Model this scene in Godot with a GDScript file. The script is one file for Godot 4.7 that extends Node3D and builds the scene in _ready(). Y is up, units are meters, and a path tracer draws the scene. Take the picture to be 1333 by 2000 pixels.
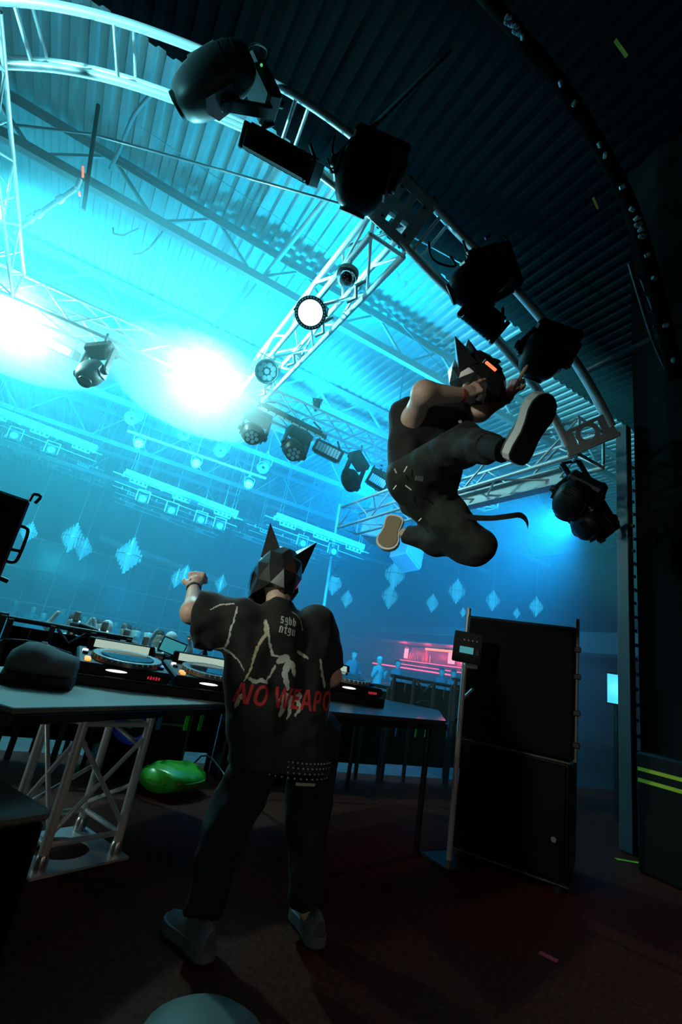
extends Node3D
# A night club seen from the back of the stage: two masked performers, trusses, lamps, haze.
# x runs along the stage edge (right), y up, -z from the stage into the hall; the stage deck is y = 0.

const FOCAL := 924.0
const EYE := Vector3(0, 1.2, 0)
var AX: Basis            # camera axes in the room
var M := {}
var taken := {}
var rng := RandomNumberGenerator.new()

# ---------------------------------------------------------------- places
func ray(px: float, py: float) -> Vector3:
	return AX * Vector3((px - 666.5) / FOCAL, -(py - 1000.0) / FOCAL, -1.0)
func P(px: float, py: float, depth: float) -> Vector3:
	return EYE + ray(px, py) * depth
func at_y(px: float, py: float, y: float) -> Vector3:
	var v := ray(px, py)
	return EYE + v * ((y - EYE.y) / v.y)
func at_z(px: float, py: float, z: float) -> Vector3:
	var v := ray(px, py)
	return EYE + v * (z / v.z)

# ---------------------------------------------------------------- mesh builder
class Mb:
	var v := PackedVector3Array()
	var n := PackedVector3Array()
	var u := PackedVector2Array()
	func tri(a: Vector3, b: Vector3, c: Vector3, na: Vector3, nb: Vector3, nc: Vector3, ua := Vector2.ZERO, ub := Vector2.ZERO, uc := Vector2.ZERO) -> void:
		if (b - a).cross(c - a).dot(na + nb + nc) > 0.0:
			v.append(a); v.append(c); v.append(b)
			n.append(na); n.append(nc); n.append(nb)
			u.append(ua); u.append(uc); u.append(ub)
		else:
			v.append(a); v.append(b); v.append(c)
			n.append(na); n.append(nb); n.append(nc)
			u.append(ua); u.append(ub); u.append(uc)
	func flat(a: Vector3, b: Vector3, c: Vector3, away: Vector3) -> void:
		var g := (b - a).cross(c - a).normalized()
		if g.dot(((a + b + c) / 3.0) - away) < 0.0:
			g = -g
		tri(a, b, c, g, g, g)
	func quad(a: Vector3, b: Vector3, c: Vector3, d: Vector3, nn: Vector3, uv := [Vector2(0, 0), Vector2(1, 0), Vector2(1, 1), Vector2(0, 1)]) -> void:
		tri(a, b, c, nn, nn, nn, uv[0], uv[1], uv[2])
		tri(a, c, d, nn, nn, nn, uv[0], uv[2], uv[3])
	# a box with chamfered edges
	func box(t: Transform3D, s: Vector3, ch := 0.0) -> Mb:
		var h := s / 2.0
		var c := minf(ch, minf(h.x, minf(h.y, h.z)) * 0.9)
		var ax := [Vector3.RIGHT, Vector3.UP, Vector3.BACK]
		for i in 3:
			var e1: Vector3 = ax[(i + 1) % 3]
			var e2: Vector3 = ax[(i + 2) % 3]
			var h0: float = h[i]
			var h1: float = h[(i + 1) % 3] - c
			var h2: float = h[(i + 2) % 3] - c
			for sg: float in [-1.0, 1.0]:
				var o: Vector3 = ax[i] * sg * h0
				quad(t * (o - e1 * h1 - e2 * h2), t * (o + e1 * h1 - e2 * h2), t * (o + e1 * h1 + e2 * h2), t * (o - e1 * h1 + e2 * h2), (t.basis * (ax[i] * sg)).normalized())
		if c > 0.0:
			for i in 3:
				var j := (i + 1) % 3
				var k := (i + 2) % 3
				for sj in [-1.0, 1.0]:
					for sk in [-1.0, 1.0]:
						var p1: Vector3 = ax[j] * sj * h[j] + ax[k] * sk * (h[k] - c)
						var p2: Vector3 = ax[j] * sj * (h[j] - c) + ax[k] * sk * h[k]
						var e: Vector3 = ax[i] * (h[i] - c)
						quad(t * (p1 - e), t * (p1 + e), t * (p2 + e), t * (p2 - e), (t.basis * (ax[j] * sj + ax[k] * sk)).normalized())
			for sx in [-1.0, 1.0]:
				for sy in [-1.0, 1.0]:
					for sz in [-1.0, 1.0]:
						var q := Vector3(sx * h.x, sy * h.y, sz * h.z)
						var nn := (t.basis * Vector3(sx, sy, sz)).normalized()
						tri(t * (q - Vector3(0, sy, sz) * c), t * (q - Vector3(sx, 0, sz) * c), t * (q - Vector3(sx, sy, 0) * c), nn, nn, nn)
		return self
	func bx(at: Vector3, s: Vector3, ch := 0.0) -> Mb:
		return box(Transform3D(Basis(), at), s, ch)
	# a bar of rectangular section from a to b; up gives the side that is h tall
	func bar(a: Vector3, b: Vector3, w: float, h: float, up := Vector3.UP, ch := 0.0) -> Mb:
		var z := (b - a).normalized()
		if absf(z.dot(up)) > 0.98:
			up = Vector3.RIGHT
		var x := up.cross(z).normalized()
		return box(Transform3D(Basis(x, z.cross(x), z), (a + b) / 2.0), Vector3(w, h, (b - a).length()), ch)
	# a tube along points; radii one number or one for each point
	func tube(p: Array, r: Variant, k := 8, cap := true) -> Mb:
		var m := p.size()
		var rings := []
		var norms := []
		var side := Vector3.ZERO
		for i in m:
			var t: Vector3 = (p[mini(i + 1, m - 1)] - p[maxi(i - 1, 0)]).normalized()
			if side == Vector3.ZERO:
				side = t.cross(Vector3.UP if absf(t.y) < 0.9 else Vector3.RIGHT).normalized()
			side = (side - t * side.dot(t)).normalized()
			var up := t.cross(side)
			var rr: float = r[i] if r is Array else r
			var ring := PackedVector3Array()
			var nr := PackedVector3Array()
			for j in k:
				var w := side * cos(TAU * j / k) + up * sin(TAU * j / k)
				nr.append(w)
				ring.append(p[i] + w * rr)
			rings.append(ring); norms.append(nr)
		for i in m - 1:
			for j in k:
				var l := (j + 1) % k
				tri(rings[i][j], rings[i][l], rings[i + 1][l], norms[i][j], norms[i][l], norms[i + 1][l])
				tri(rings[i][j], rings[i + 1][l], rings[i + 1][j], norms[i][j], norms[i + 1][l], norms[i + 1][j])
		if cap:
			for e in [0, m - 1]:
				var t2: Vector3 = (p[0] - p[1]).normalized() if e == 0 else (p[m - 1] - p[m - 2]).normalized()
				for j in range(1, k - 1):
					tri(rings[e][0], rings[e][j], rings[e][j + 1], t2, t2, t2)
		return self
	# turn a profile [radius, height] round the y axis of t
	func lathe(t: Transform3D, prof: Array, k := 20, smooth := true) -> Mb:
		for i in prof.size() - 1:
			var a: Vector2 = prof[i]
			var b: Vector2 = prof[i + 1]
			var d := b - a
			if d.length() < 1e-6:
				continue
			var nn := Vector2(d.y, -d.x).normalized()
			var n0 := nn
			var n1 := nn
			if smooth:
				if i > 0:
					var d0: Vector2 = (a - prof[i - 1]).normalized()
					if d0.dot(d.normalized()) > 0.75:
						n0 = (nn + Vector2(d0.y, -d0.x)).normalized()
				if i < prof.size() - 2:
					var d2: Vector2 = (prof[i + 2] - b).normalized()
					if d2.dot(d.normalized()) > 0.75:
						n1 = (nn + Vector2(d2.y, -d2.x)).normalized()
			for j in k:
				var c0 := cos(TAU * j / k); var s0 := sin(TAU * j / k)
				var c1 := cos(TAU * (j + 1) / k); var s1 := sin(TAU * (j + 1) / k)
				var p00 := t * Vector3(a.x * c0, a.y, a.x * s0)
				var p01 := t * Vector3(a.x * c1, a.y, a.x * s1)
				var p10 := t * Vector3(b.x * c0, b.y, b.x * s0)
				var p11 := t * Vector3(b.x * c1, b.y, b.x * s1)
				var q00 := (t.basis * Vector3(n0.x * c0, n0.y, n0.x * s0)).normalized()
				var q01 := (t.basis * Vector3(n0.x * c1, n0.y, n0.x * s1)).normalized()
				var q10 := (t.basis * Vector3(n1.x * c0, n1.y, n1.x * s0)).normalized()
				var q11 := (t.basis * Vector3(n1.x * c1, n1.y, n1.x * s1)).normalized()
				if a.x > 1e-5:
					tri(p00, p01, p11, q00, q01, q11)
				if b.x > 1e-5:
					tri(p00, p11, p10, q00, q11, q10)
		return self
	# a flat outline (in the xy plane of t) pulled out to a plate of the given thickness
	func plate(t: Transform3D, pts: PackedVector2Array, thick: float) -> Mb:
		var idx := Geometry2D.triangulate_polygon(pts)
		var h := thick / 2.0
		for i in range(0, idx.size(), 3):
			var a := pts[idx[i]]; var b := pts[idx[i + 1]]; var c := pts[idx[i + 2]]
			for s: float in [-1.0, 1.0]:
				var nn := (t.basis * Vector3(0, 0, s)).normalized()
				tri(t * Vector3(a.x, a.y, s * h), t * Vector3(b.x, b.y, s * h), t * Vector3(c.x, c.y, s * h), nn, nn, nn)
		var area := 0.0
		for i in pts.size():
			area += pts[i].cross(pts[(i + 1) % pts.size()])
		for i in pts.size():
			var a := pts[i]; var b := pts[(i + 1) % pts.size()]
			var e := (b - a).normalized()
			var nn := (t.basis * (Vector3(e.y, -e.x, 0) * signf(area))).normalized()
			quad(t * Vector3(a.x, a.y, -h), t * Vector3(b.x, b.y, -h), t * Vector3(b.x, b.y, h), t * Vector3(a.x, a.y, h), nn)
		return self
	# sections: rings of equal length, joined in order with smooth normals
	func loft(rings: Array, closed := true, cap := true) -> Mb:
		var m := rings.size()
		var k: int = rings[0].size()
		var nr := []
		for i in m:
			var row := PackedVector3Array()
			for j in k:
				var jp := (j + 1) % k if closed else mini(j + 1, k - 1)
				var jm := (j + k - 1) % k if closed else maxi(j - 1, 0)
				var du: Vector3 = rings[i][jp] - rings[i][jm]
				var dv: Vector3 = rings[mini(i + 1, m - 1)][j] - rings[maxi(i - 1, 0)][j]
				row.append(du.cross(dv).normalized())
			nr.append(row)
		var mid := Vector3.ZERO
		for p in rings[m / 2]:
			mid += p / float(k)
		var sg := 0.0
		for j in k:
			sg += nr[m / 2][j].dot(rings[m / 2][j] - mid)
		if sg < 0.0:
			for i in m:
				for j in k:
					nr[i][j] = -nr[i][j]
		for i in m - 1:
			for j in (k if closed else k - 1):
				var l := (j + 1) % k
				tri(rings[i][j], rings[i][l], rings[i + 1][l], nr[i][j], nr[i][l], nr[i + 1][l])
				tri(rings[i][j], rings[i + 1][l], rings[i + 1][j], nr[i][j], nr[i + 1][l], nr[i + 1][j])
		if cap and closed:
			for e in [0, m - 1]:
				var c := Vector3.ZERO
				for p in rings[e]:
					c += p / float(k)
				var inner := Vector3.ZERO
				for p in rings[1 if e == 0 else m - 2]:
					inner += p / float(k)
				var nn := (c - inner).normalized()
				for j in k:
					tri(c, rings[e][j], rings[e][(j + 1) % k], nn, nn, nn)
		return self
	func mesh() -> ArrayMesh:
		var a := []
		a.resize(Mesh.ARRAY_MAX)
		a[Mesh.ARRAY_VERTEX] = v
		a[Mesh.ARRAY_NORMAL] = n
		a[Mesh.ARRAY_TEX_UV] = u
		var am := ArrayMesh.new()
		am.add_surface_from_arrays(Mesh.PRIMITIVE_TRIANGLES, a)
		return am

# ---------------------------------------------------------------- nodes
func numbered(called: String) -> String:
	if not taken.has(called):
		taken[called] = 0
		return called
	taken[called] += 1
	return "%s_%03d" % [called, taken[called]]
func tag(o: Node, label: String, category: String, group := "", kind := "") -> Node:
	if label: o.set_meta("label", label)
	if category: o.set_meta("category", category)
	if group: o.set_meta("group", group)
	if kind: o.set_meta("kind", kind)
	return o
func thing(called: String, label: String, category: String, t := Transform3D(), group := "") -> Node3D:
	var o := Node3D.new()
	o.name = numbered(called)
	add_child(o)
	o.transform = t
	tag(o, label, category, group)
	return o
func struct(called: String, label: String, category: String, t := Transform3D()) -> Node3D:
	var o := thing(called, label, category, t)
	o.set_meta("kind", "structure")
	return o
func part(called: String, mb: Variant, m: Material, parent: Node, t := Transform3D()) -> MeshInstance3D:
	var o := MeshInstance3D.new()
	o.name = called
	o.mesh = mb.mesh() if mb is Mb else mb
	o.material_override = m
	o.transform = t
	parent.add_child(o, true)
	return o
func whole(called: String, label: String, category: String, mb: Variant, m: Material, t := Transform3D(), group := "") -> MeshInstance3D:
	var o := MeshInstance3D.new()
	o.name = numbered(called)
	o.mesh = mb.mesh() if mb is Mb else mb
	o.material_override = m
	add_child(o)
	o.transform = t
	tag(o, label, category, group)
	return o
func copy(o: Node3D, called: String, label: String, t: Transform3D) -> Node3D:
	var c: Node3D = o.duplicate()
	c.name = numbered(called)
	add_child(c)
	c.transform = t
	c.set_meta("label", label)
	return c
# a basis whose -z looks along d with the given up
func facing(d: Vector3, up := Vector3.UP) -> Basis:
	return Basis.looking_at(d, up)
func along(z: Vector3, up := Vector3.UP) -> Basis:   # +z along z, y near up
	z = z.normalized()
	var x := up.cross(z).normalized()
	return Basis(x, z.cross(x), z)

# ---------------------------------------------------------------- materials
func mat(called: String, c: Color, rough := 0.6, metal := 0.0) -> StandardMaterial3D:
	var m := StandardMaterial3D.new()
	m.resource_name = called
	m.albedo_color = c.linear_to_srgb()
	m.roughness = rough
	m.metallic = metal
	M[called] = m
	return m
func glow(called: String, c: Color, e: float) -> StandardMaterial3D:
	var m := mat(called, Color(0.1, 0.1, 0.1), 0.4)
	m.emission_enabled = true
	m.emission = c.linear_to_srgb()
	m.emission_energy_multiplier = e
	return m
func grain(freq: float, lo: float, hi: float, seed_ := 1, size := 256) -> NoiseTexture2D:
	var nz := FastNoiseLite.new()
	nz.seed = seed_
	nz.frequency = freq
	nz.fractal_octaves = 4
	var g := Gradient.new()
	g.set_color(0, Color(lo, lo, lo))
	g.set_color(1, Color(hi, hi, hi))
	var t := NoiseTexture2D.new()
	t.width = size
	t.height = size
	t.seamless = true
	t.noise = nz
	t.color_ramp = g
	return t
func textured(m: StandardMaterial3D, tex: Texture2D, scale: float, bump := 0.0) -> void:
	m.albedo_texture = tex
	m.uv1_triplanar = true
	m.uv1_world_triplanar = true
	m.uv1_scale = Vector3.ONE * scale
	if bump > 0.0:
		m.heightmap_enabled = true
		m.heightmap_texture = tex
		m.heightmap_scale = bump
func spot(at: Vector3, to: Vector3, c: Color, e: float, ang: float, blend := 1.0, size := 0.1, parent: Node = self) -> SpotLight3D:
	var l := SpotLight3D.new()
	parent.add_child(l)
	var d := (to - at).normalized()
	l.look_at_from_position(at, to, Vector3.UP if absf(d.y) < 0.95 else Vector3.RIGHT)
	l.light_color = c.linear_to_srgb()
	l.light_energy = e
	l.spot_angle = ang
	l.spot_angle_attenuation = blend
	l.spot_range = 60.0
	l.spot_attenuation = 2.0
	l.light_size = size
	l.shadow_enabled = true
	return l
func omni(at: Vector3, c: Color, e: float, size := 0.1, parent: Node = self) -> OmniLight3D:
	var l := OmniLight3D.new()
	parent.add_child(l)
	l.global_position = at
	l.light_color = c.linear_to_srgb()
	l.light_energy = e
	l.omni_range = 60.0
	l.omni_attenuation = 2.0
	l.light_size = size
	l.shadow_enabled = true
	return l

func _ready() -> void:
	rng.seed = 7
	var nz := Vector3((110.0 - 666.5) / FOCAL, -(1200.0 - 1000.0) / FOCAL, -1.0).normalized()
	var xx := Vector3((2427.0 - 666.5) / FOCAL, -(1622.0 - 1000.0) / FOCAL, -1.0)
	xx = (xx - nz * xx.dot(nz)).normalized()
	AX = Basis(xx, (-nz).cross(xx), -nz).transposed()
	var cam := Camera3D.new()
	cam.name = "camera"
	add_child(cam)
	cam.transform = Transform3D(AX, EYE)
	cam.fov = rad_to_deg(2.0 * atan(1000.0 / FOCAL))
	cam.near = 0.05
	cam.far = 200.0
	cam.current = true
	var we := WorldEnvironment.new()
	we.name = "world_environment"
	add_child(we)
	var e := Environment.new()
	e.background_mode = Environment.BG_COLOR
	e.background_color = Color(0, 0, 0)
	e.tonemap_mode = Environment.TONE_MAPPER_LINEAR
	e.tonemap_exposure = 1.5
	e.volumetric_fog_enabled = true
	e.volumetric_fog_density = 0.0
	e.sdfgi_enabled = true
	e.ssao_enabled = true
	e.ssil_enabled = true
	we.environment = e
	materials()
	structure()
	rigging()
	roof_steel()
	dark_side()
	front_fixtures()
	rear_fixtures()
	stage_things()
	hall_things()
	performers()
	lamps()

func materials() -> void:
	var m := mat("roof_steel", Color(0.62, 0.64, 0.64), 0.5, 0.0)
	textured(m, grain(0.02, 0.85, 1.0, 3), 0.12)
	m = mat("roof_shade", Color(0.0035, 0.0045, 0.005), 0.9)  # darkness of the unlit roof put into the colour
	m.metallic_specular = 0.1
	m = mat("deck_plywood", Color(0.12, 0.022, 0.010), 0.7)
	m.metallic_specular = 0.2
	textured(m, grain(0.06, 0.55, 1.0, 5, 512), 0.9)
	m = mat("hall_concrete", Color(0.12, 0.13, 0.14), 0.7)
	textured(m, grain(0.03, 0.6, 1.0, 6), 0.3)
	m = mat("wall_paint", Color(0.10, 0.13, 0.16), 0.8)
	textured(m, grain(0.01, 0.8, 1.0, 8), 0.2)
	m = mat("black_drape", Color(0.007, 0.008, 0.008), 0.95)
	m.metallic_specular = 0.1
	m = mat("aluminium", Color(0.72, 0.74, 0.75), 0.35, 0.3)
	m = mat("joist_steel", Color(0.45, 0.5, 0.52), 0.5, 0.2)
	m = mat("black_plastic", Color(0.008, 0.0095, 0.010), 0.45)
	textured(m, grain(0.2, 0.7, 1.0, 9), 4.0)
	m.metallic_specular = 0.3
	m = mat("black_metal", Color(0.02, 0.022, 0.024), 0.38, 0.3)
	m = mat("steel", Color(0.55, 0.57, 0.58), 0.3, 0.9)
	glow("strobe_glow", Color(0.75, 1.0, 1.0), 4.0)
	m = mat("grey_shell", Color(0.10, 0.11, 0.11), 0.4)
	textured(m, grain(0.1, 0.75, 1.0, 10), 2.0)
	m = mat("rim_grey", Color(0.10, 0.12, 0.12), 0.5)
	m = mat("plate_grey", Color(0.36, 0.39, 0.38), 0.45, 0.2)
	m = mat("white_metal", Color(0.85, 0.87, 0.88), 0.4, 0.0)
	m = mat("pale_box", Color(0.7, 0.74, 0.76), 0.55)
	m = mat("pale_lens", Color(0.75, 0.8, 0.82), 0.12)
	m = mat("dark_lens", Color(0.03, 0.035, 0.05), 0.06)
	m = mat("chrome", Color(0.85, 0.87, 0.88), 0.06, 1.0)
	m = mat("blue_plastic", Color(0.02, 0.07, 0.45), 0.4)
	m = mat("frame_blue", Color(0.05, 0.06, 0.07), 0.5)
	m = mat("tray_clip", Color(0.5, 0.6, 0.65), 0.3, 0.3)
	m = mat("yellow_tag", Color(0.5, 0.4, 0.03), 0.5)
	m = mat("platter_grey", Color(0.10, 0.11, 0.11), 0.35, 0.3)
	m = mat("desk_grey", Color(0.17, 0.19, 0.16), 0.65)
	textured(m, grain(0.25, 0.8, 1.0, 11), 1.5)
	m = mat("deck_board", Color(0.05, 0.06, 0.065), 0.28)
	textured(m, grain(0.15, 0.75, 1.0, 12), 1.0)
	m = mat("pale_plastic", Color(0.10, 0.115, 0.105), 0.6)
	m = mat("grey_knit", Color(0.17, 0.18, 0.18), 0.9)
	textured(m, grain(0.35, 0.6, 1.0, 13), 6.0, 0.4)
	m = mat("black_knit", Color(0.015, 0.015, 0.016), 0.9)
	m = mat("paper", Color(0.6, 0.65, 0.7), 0.7)
	m = mat("black_grille", Color(0.005, 0.006, 0.006), 0.7)
	m.metallic_specular = 0.2
	textured(m, grain(0.5, 0.5, 1.0, 14), 8.0)
	m = mat("worn_edge", Color(0.16, 0.17, 0.17), 0.5)
	textured(m, grain(0.12, 0.25, 1.0, 15), 2.0)
	m = mat("rail_metal", Color(0.10, 0.11, 0.11), 0.35, 0.5)
	m = mat("pale_pipe", Color(0.6, 0.62, 0.62), 0.35, 0.4)
	m = mat("green_strap", Color(0.12, 0.85, 0.10), 0.5)
	m = mat("blue_strap", Color(0.05, 0.2, 0.55), 0.5)
	m = mat("blue_cable", Color(0.05, 0.12, 0.85), 0.4)
	m = mat("green_vinyl", Color(0.06, 0.5, 0.04), 0.28)
	m = mat("green_tape", Color(0.35, 0.5, 0.02), 0.5)
	m = mat("red_tape", Color(0.6, 0.04, 0.08), 0.5)
	m = mat("pane_blue", Color(0.05, 0.12, 0.18), 0.2)
	m = mat("bar_wood", Color(0.12, 0.05, 0.05), 0.4)
	m = mat("bar_column", Color(0.35, 0.08, 0.1), 0.5)
	m = mat("canopy_dark", Color(0.03, 0.05, 0.08), 0.6)
	m = mat("bottle_glass", Color(0.5, 0.2, 0.15), 0.1)
	m = glow("crystal_glow", Color(0.05, 0.6, 0.8), 0.35)  # slight glow stands in for stage light glinting in the crystals
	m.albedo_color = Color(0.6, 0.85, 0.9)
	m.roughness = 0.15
	m = mat("cloth_white", Color(0.75, 0.75, 0.75), 0.85)
	m = mat("cloth_pale", Color(0.45, 0.47, 0.48), 0.85)
	m = mat("cloth_dark", Color(0.14, 0.16, 0.2), 0.85)
	m = mat("hair_dark", Color(0.03, 0.025, 0.02), 0.7)
	m = mat("skin", Color(0.68, 0.47, 0.38), 0.5)
	textured(m, grain(0.08, 0.85, 1.0, 16), 3.0)
	m.subsurf_scatter_enabled = true
	m.subsurf_scatter_strength = 0.08
	m = mat("mask_black", Color(0.020, 0.023, 0.024), 0.26)
	m.clearcoat_enabled = true
	m.clearcoat = 0.5
	m.clearcoat_roughness = 0.15
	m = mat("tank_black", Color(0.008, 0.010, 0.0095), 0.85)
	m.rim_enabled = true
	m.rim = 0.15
	m = mat("trouser_black", Color(0.005, 0.006, 0.006), 0.85)
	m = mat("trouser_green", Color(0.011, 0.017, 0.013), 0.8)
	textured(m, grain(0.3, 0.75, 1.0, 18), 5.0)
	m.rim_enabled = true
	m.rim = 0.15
	m = mat("shoe_grey", Color(0.11, 0.14, 0.15), 0.7)
	m = mat("shoe_white", Color(0.75, 0.76, 0.72), 0.5)
	m = mat("sole_black", Color(0.012, 0.012, 0.013), 0.7)
	m = mat("sole_gum", Color(0.35, 0.29, 0.17), 0.6)
	textured(m, grain(0.3, 0.7, 1.0, 19), 10.0)
	m = mat("red_band", Color(0.45, 0.04, 0.03), 0.6)
	glow("player_screen", Color(0.6, 0.8, 0.66), 0.42)
	glow("teal_screen", Color(0.05, 0.45, 0.5), 0.35)
	glow("cyan_screen", Color(0.05, 0.5, 1.0), 1.0)
	glow("orange_led", Color(1.0, 0.3, 0.05), 1.2)
	glow("white_led_and_glint", Color(1.0, 1.0, 1.0), 1.0)
	glow("blue_led", Color(0.1, 0.25, 1.0), 0.8)
	glow("red_mark", Color(0.8, 0.02, 0.06), 0.35)
	glow("bar_red", Color(1.0, 0.06, 0.14), 4.0)
	glow("bar_sign", Color(1.0, 0.25, 0.3), 2.4)
	glow("bar_orange", Color(1.0, 0.16, 0.06), 3.5)
	glow("work_glow", Color(0.85, 1.0, 0.9), 2.0)
	glow("green_led", Color(0.1, 1.0, 0.3), 0.4)
	glow("red_glow", Color(1.0, 0.12, 0.05), 1.6)
	glow("cyan_lens", Color(0.15, 0.75, 1.0), 5.0)
	glow("cell_glow", Color(0.4, 0.95, 1.0), 1.0)
	glow("blinder_glow", Color(0.85, 1.0, 1.0), 6.0)

func structure() -> void:
	var o := struct("floor", "dark red brown stage deck under the two performers", "stage floor")
	part("deck", Mb.new().bx(Vector3(1.5, -0.1, -0.2), Vector3(17, 0.2, 10.4)), M.deck_plywood, o)
	o = struct("floor", "grey hall floor far below the stage edge", "floor")
	part("slab", Mb.new().bx(Vector3(4, -1.0, -16), Vector3(38, 0.2, 44)), M.hall_concrete, o)
	o = struct("floor", "raised floor along the right of the hall, under the bar crowd", "floor")
	part("slab", Mb.new().bx(Vector3(14.5, -0.475, -21.8), Vector3(16, 0.85, 20)), M.hall_concrete, o)
	part("bar_platform", Mb.new().bx(Vector3(18.8, 0.35, -23.6), Vector3(7, 0.8, 16)), M.hall_concrete, o)
	o = struct("floor", "stepped riser for the rear rows of the crowd at the left", "floor")
	for i in 3:
		part("step", Mb.new().bx(Vector3(0, -0.725 + 0.075 * i, -20.0 - 2.0 * i), Vector3(13, 0.35 + 0.15 * i, 2.0)), M.hall_concrete, o)
	o = struct("floor", "low step before the stage where the front crowd stands", "floor")
	part("step", Mb.new().bx(Vector3(1.5, -0.725, -9.3), Vector3(12, 0.35, 5.4)), M.hall_concrete, o)
	o = struct("wall_back", "hazy blue far wall of the hall", "wall")
	part("wall_face", Mb.new().bx(Vector3(4, 4, -32.2), Vector3(38, 11, 0.4)), M.wall_paint, o)
	o = struct("wall_left", "hall side wall beyond the left edge", "wall")
	part("wall_face", Mb.new().bx(Vector3(-15, 4, -14), Vector3(0.4, 11, 38)), M.wall_paint, o)
	o = struct("wall_right", "dark hall side wall behind the loudspeaker stack", "wall")
	part("wall_face", Mb.new().bx(Vector3(22.5, 4, -14), Vector3(0.4, 11, 38)), M.wall_paint, o)
	o = struct("wall_front", "black wall at the back of the stage", "wall")
	part("wall_face", Mb.new().bx(Vector3(4, 4, 5.2), Vector3(38, 11, 0.4)), M.black_drape, o)
	# corrugated roof: sheets one metre wide, ribs running away from the stage; above the stage coloured black to stand for unlit roof
	o = struct("ceiling", "corrugated metal roof deck lit cyan from below", "ceiling")
	var prof := [Vector2(0, 0), Vector2(0.035, 0), Vector2(0.06, 0.06), Vector2(0.165, 0.06), Vector2(0.19, 0), Vector2(0.25, 0)]
	var sheets := {}
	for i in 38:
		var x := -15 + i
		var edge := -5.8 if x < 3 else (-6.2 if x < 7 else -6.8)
		for run in [[-32.6, edge, M.roof_steel, "roof_sheet"], [edge, 5.4, M.roof_shade, "shade_roof_sheet"]]:
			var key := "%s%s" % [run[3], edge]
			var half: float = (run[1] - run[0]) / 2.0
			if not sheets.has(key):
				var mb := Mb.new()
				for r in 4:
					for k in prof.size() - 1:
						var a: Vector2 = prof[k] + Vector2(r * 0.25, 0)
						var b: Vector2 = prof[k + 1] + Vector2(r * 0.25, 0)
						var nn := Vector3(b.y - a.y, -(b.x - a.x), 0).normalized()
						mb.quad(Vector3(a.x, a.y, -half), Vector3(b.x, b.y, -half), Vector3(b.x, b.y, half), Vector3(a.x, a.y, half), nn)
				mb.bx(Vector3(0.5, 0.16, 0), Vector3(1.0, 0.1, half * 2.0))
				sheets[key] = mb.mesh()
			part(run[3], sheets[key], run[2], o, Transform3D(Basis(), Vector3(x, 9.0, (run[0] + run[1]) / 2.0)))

# ---------------------------------------------------------------- trusses
# straight box truss of four chords with lacing on its four sides; u and w are its cross axes
func box_truss(o: Node3D, a: Vector3, b: Vector3, side: float, up: Vector3, r := 0.026, rb := 0.013, m: Material = null, bay := 0.0) -> void:
	m = m if m else M.aluminium
	var t := (b - a).normalized()
	var u := (up - t * up.dot(t)).normalized()
	var w := t.cross(u)
	var h := side / 2.0
	var len := (b - a).length()
	var chord := Mb.new().tube([Vector3.ZERO, Vector3(0, 0, len)], r, 10).mesh()
	var bs := along(t, u)
	var cs := [u * h + w * h, u * h - w * h, -u * h - w * h, -u * h + w * h]
	for c in cs:
		part("chord", chord, m, o, Transform3D(bs, a + c))
	var nb := int(round(len / (bay if bay > 0.0 else side)))
	var step := len / nb
	var made := {}
	for f in 4:
		var c0: Vector3 = cs[f]
		var c1: Vector3 = cs[(f + 1) % 4]
		for i in nb:
			var p: Vector3 = a + t * (i * step) + (c0 if i % 2 == 0 else c1)
			var q: Vector3 = a + t * ((i + 1) * step) + (c1 if i % 2 == 0 else c0)
			if not made.has("d"):
				made.d = Mb.new().tube([Vector3.ZERO, Vector3(0, 0, (q - p).length())], rb, 8, false).mesh()
			part("brace", made.d, m, o, Transform3D(along(q - p, u if absf((q - p).normalized().dot(u)) < 0.9 else w), p))
		for i in [0, nb]:
			var p: Vector3 = a + t * (i * step)
			part("end_rung", Mb.new().tube([p + c0, p + c1], rb * 1.2, 8, false), m, o)

func bez(pts: Array, k: int) -> Array:    # smooth curve through points
	var c := Curve3D.new()
	for i in pts.size():
		var d: Vector3 = (pts[mini(i + 1, pts.size() - 1)] - pts[maxi(i - 1, 0)]) / 6.0
		c.add_point(pts[i], -d, d)
	var out := []
	var len := c.get_baked_length()
	for i in k + 1:
		out.append(c.sample_baked(len * i / k, true))
	return out

var arch := []
func arch_frame(i: int) -> Transform3D:   # x outward from the eye's axis, y away from the eye, z along the arch
	var t: Vector3 = (arch[mini(i + 1, arch.size() - 1)] - arch[maxi(i - 1, 0)]).normalized()
	var v: Vector3 = (Vector3(0.7, 1.2, -0.2) - arch[i]).normalized() * -1.0
	v = (v - t * v.dot(t)).normalized()
	return Transform3D(Basis(v.cross(t).normalized(), v, t), arch[i])

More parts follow.
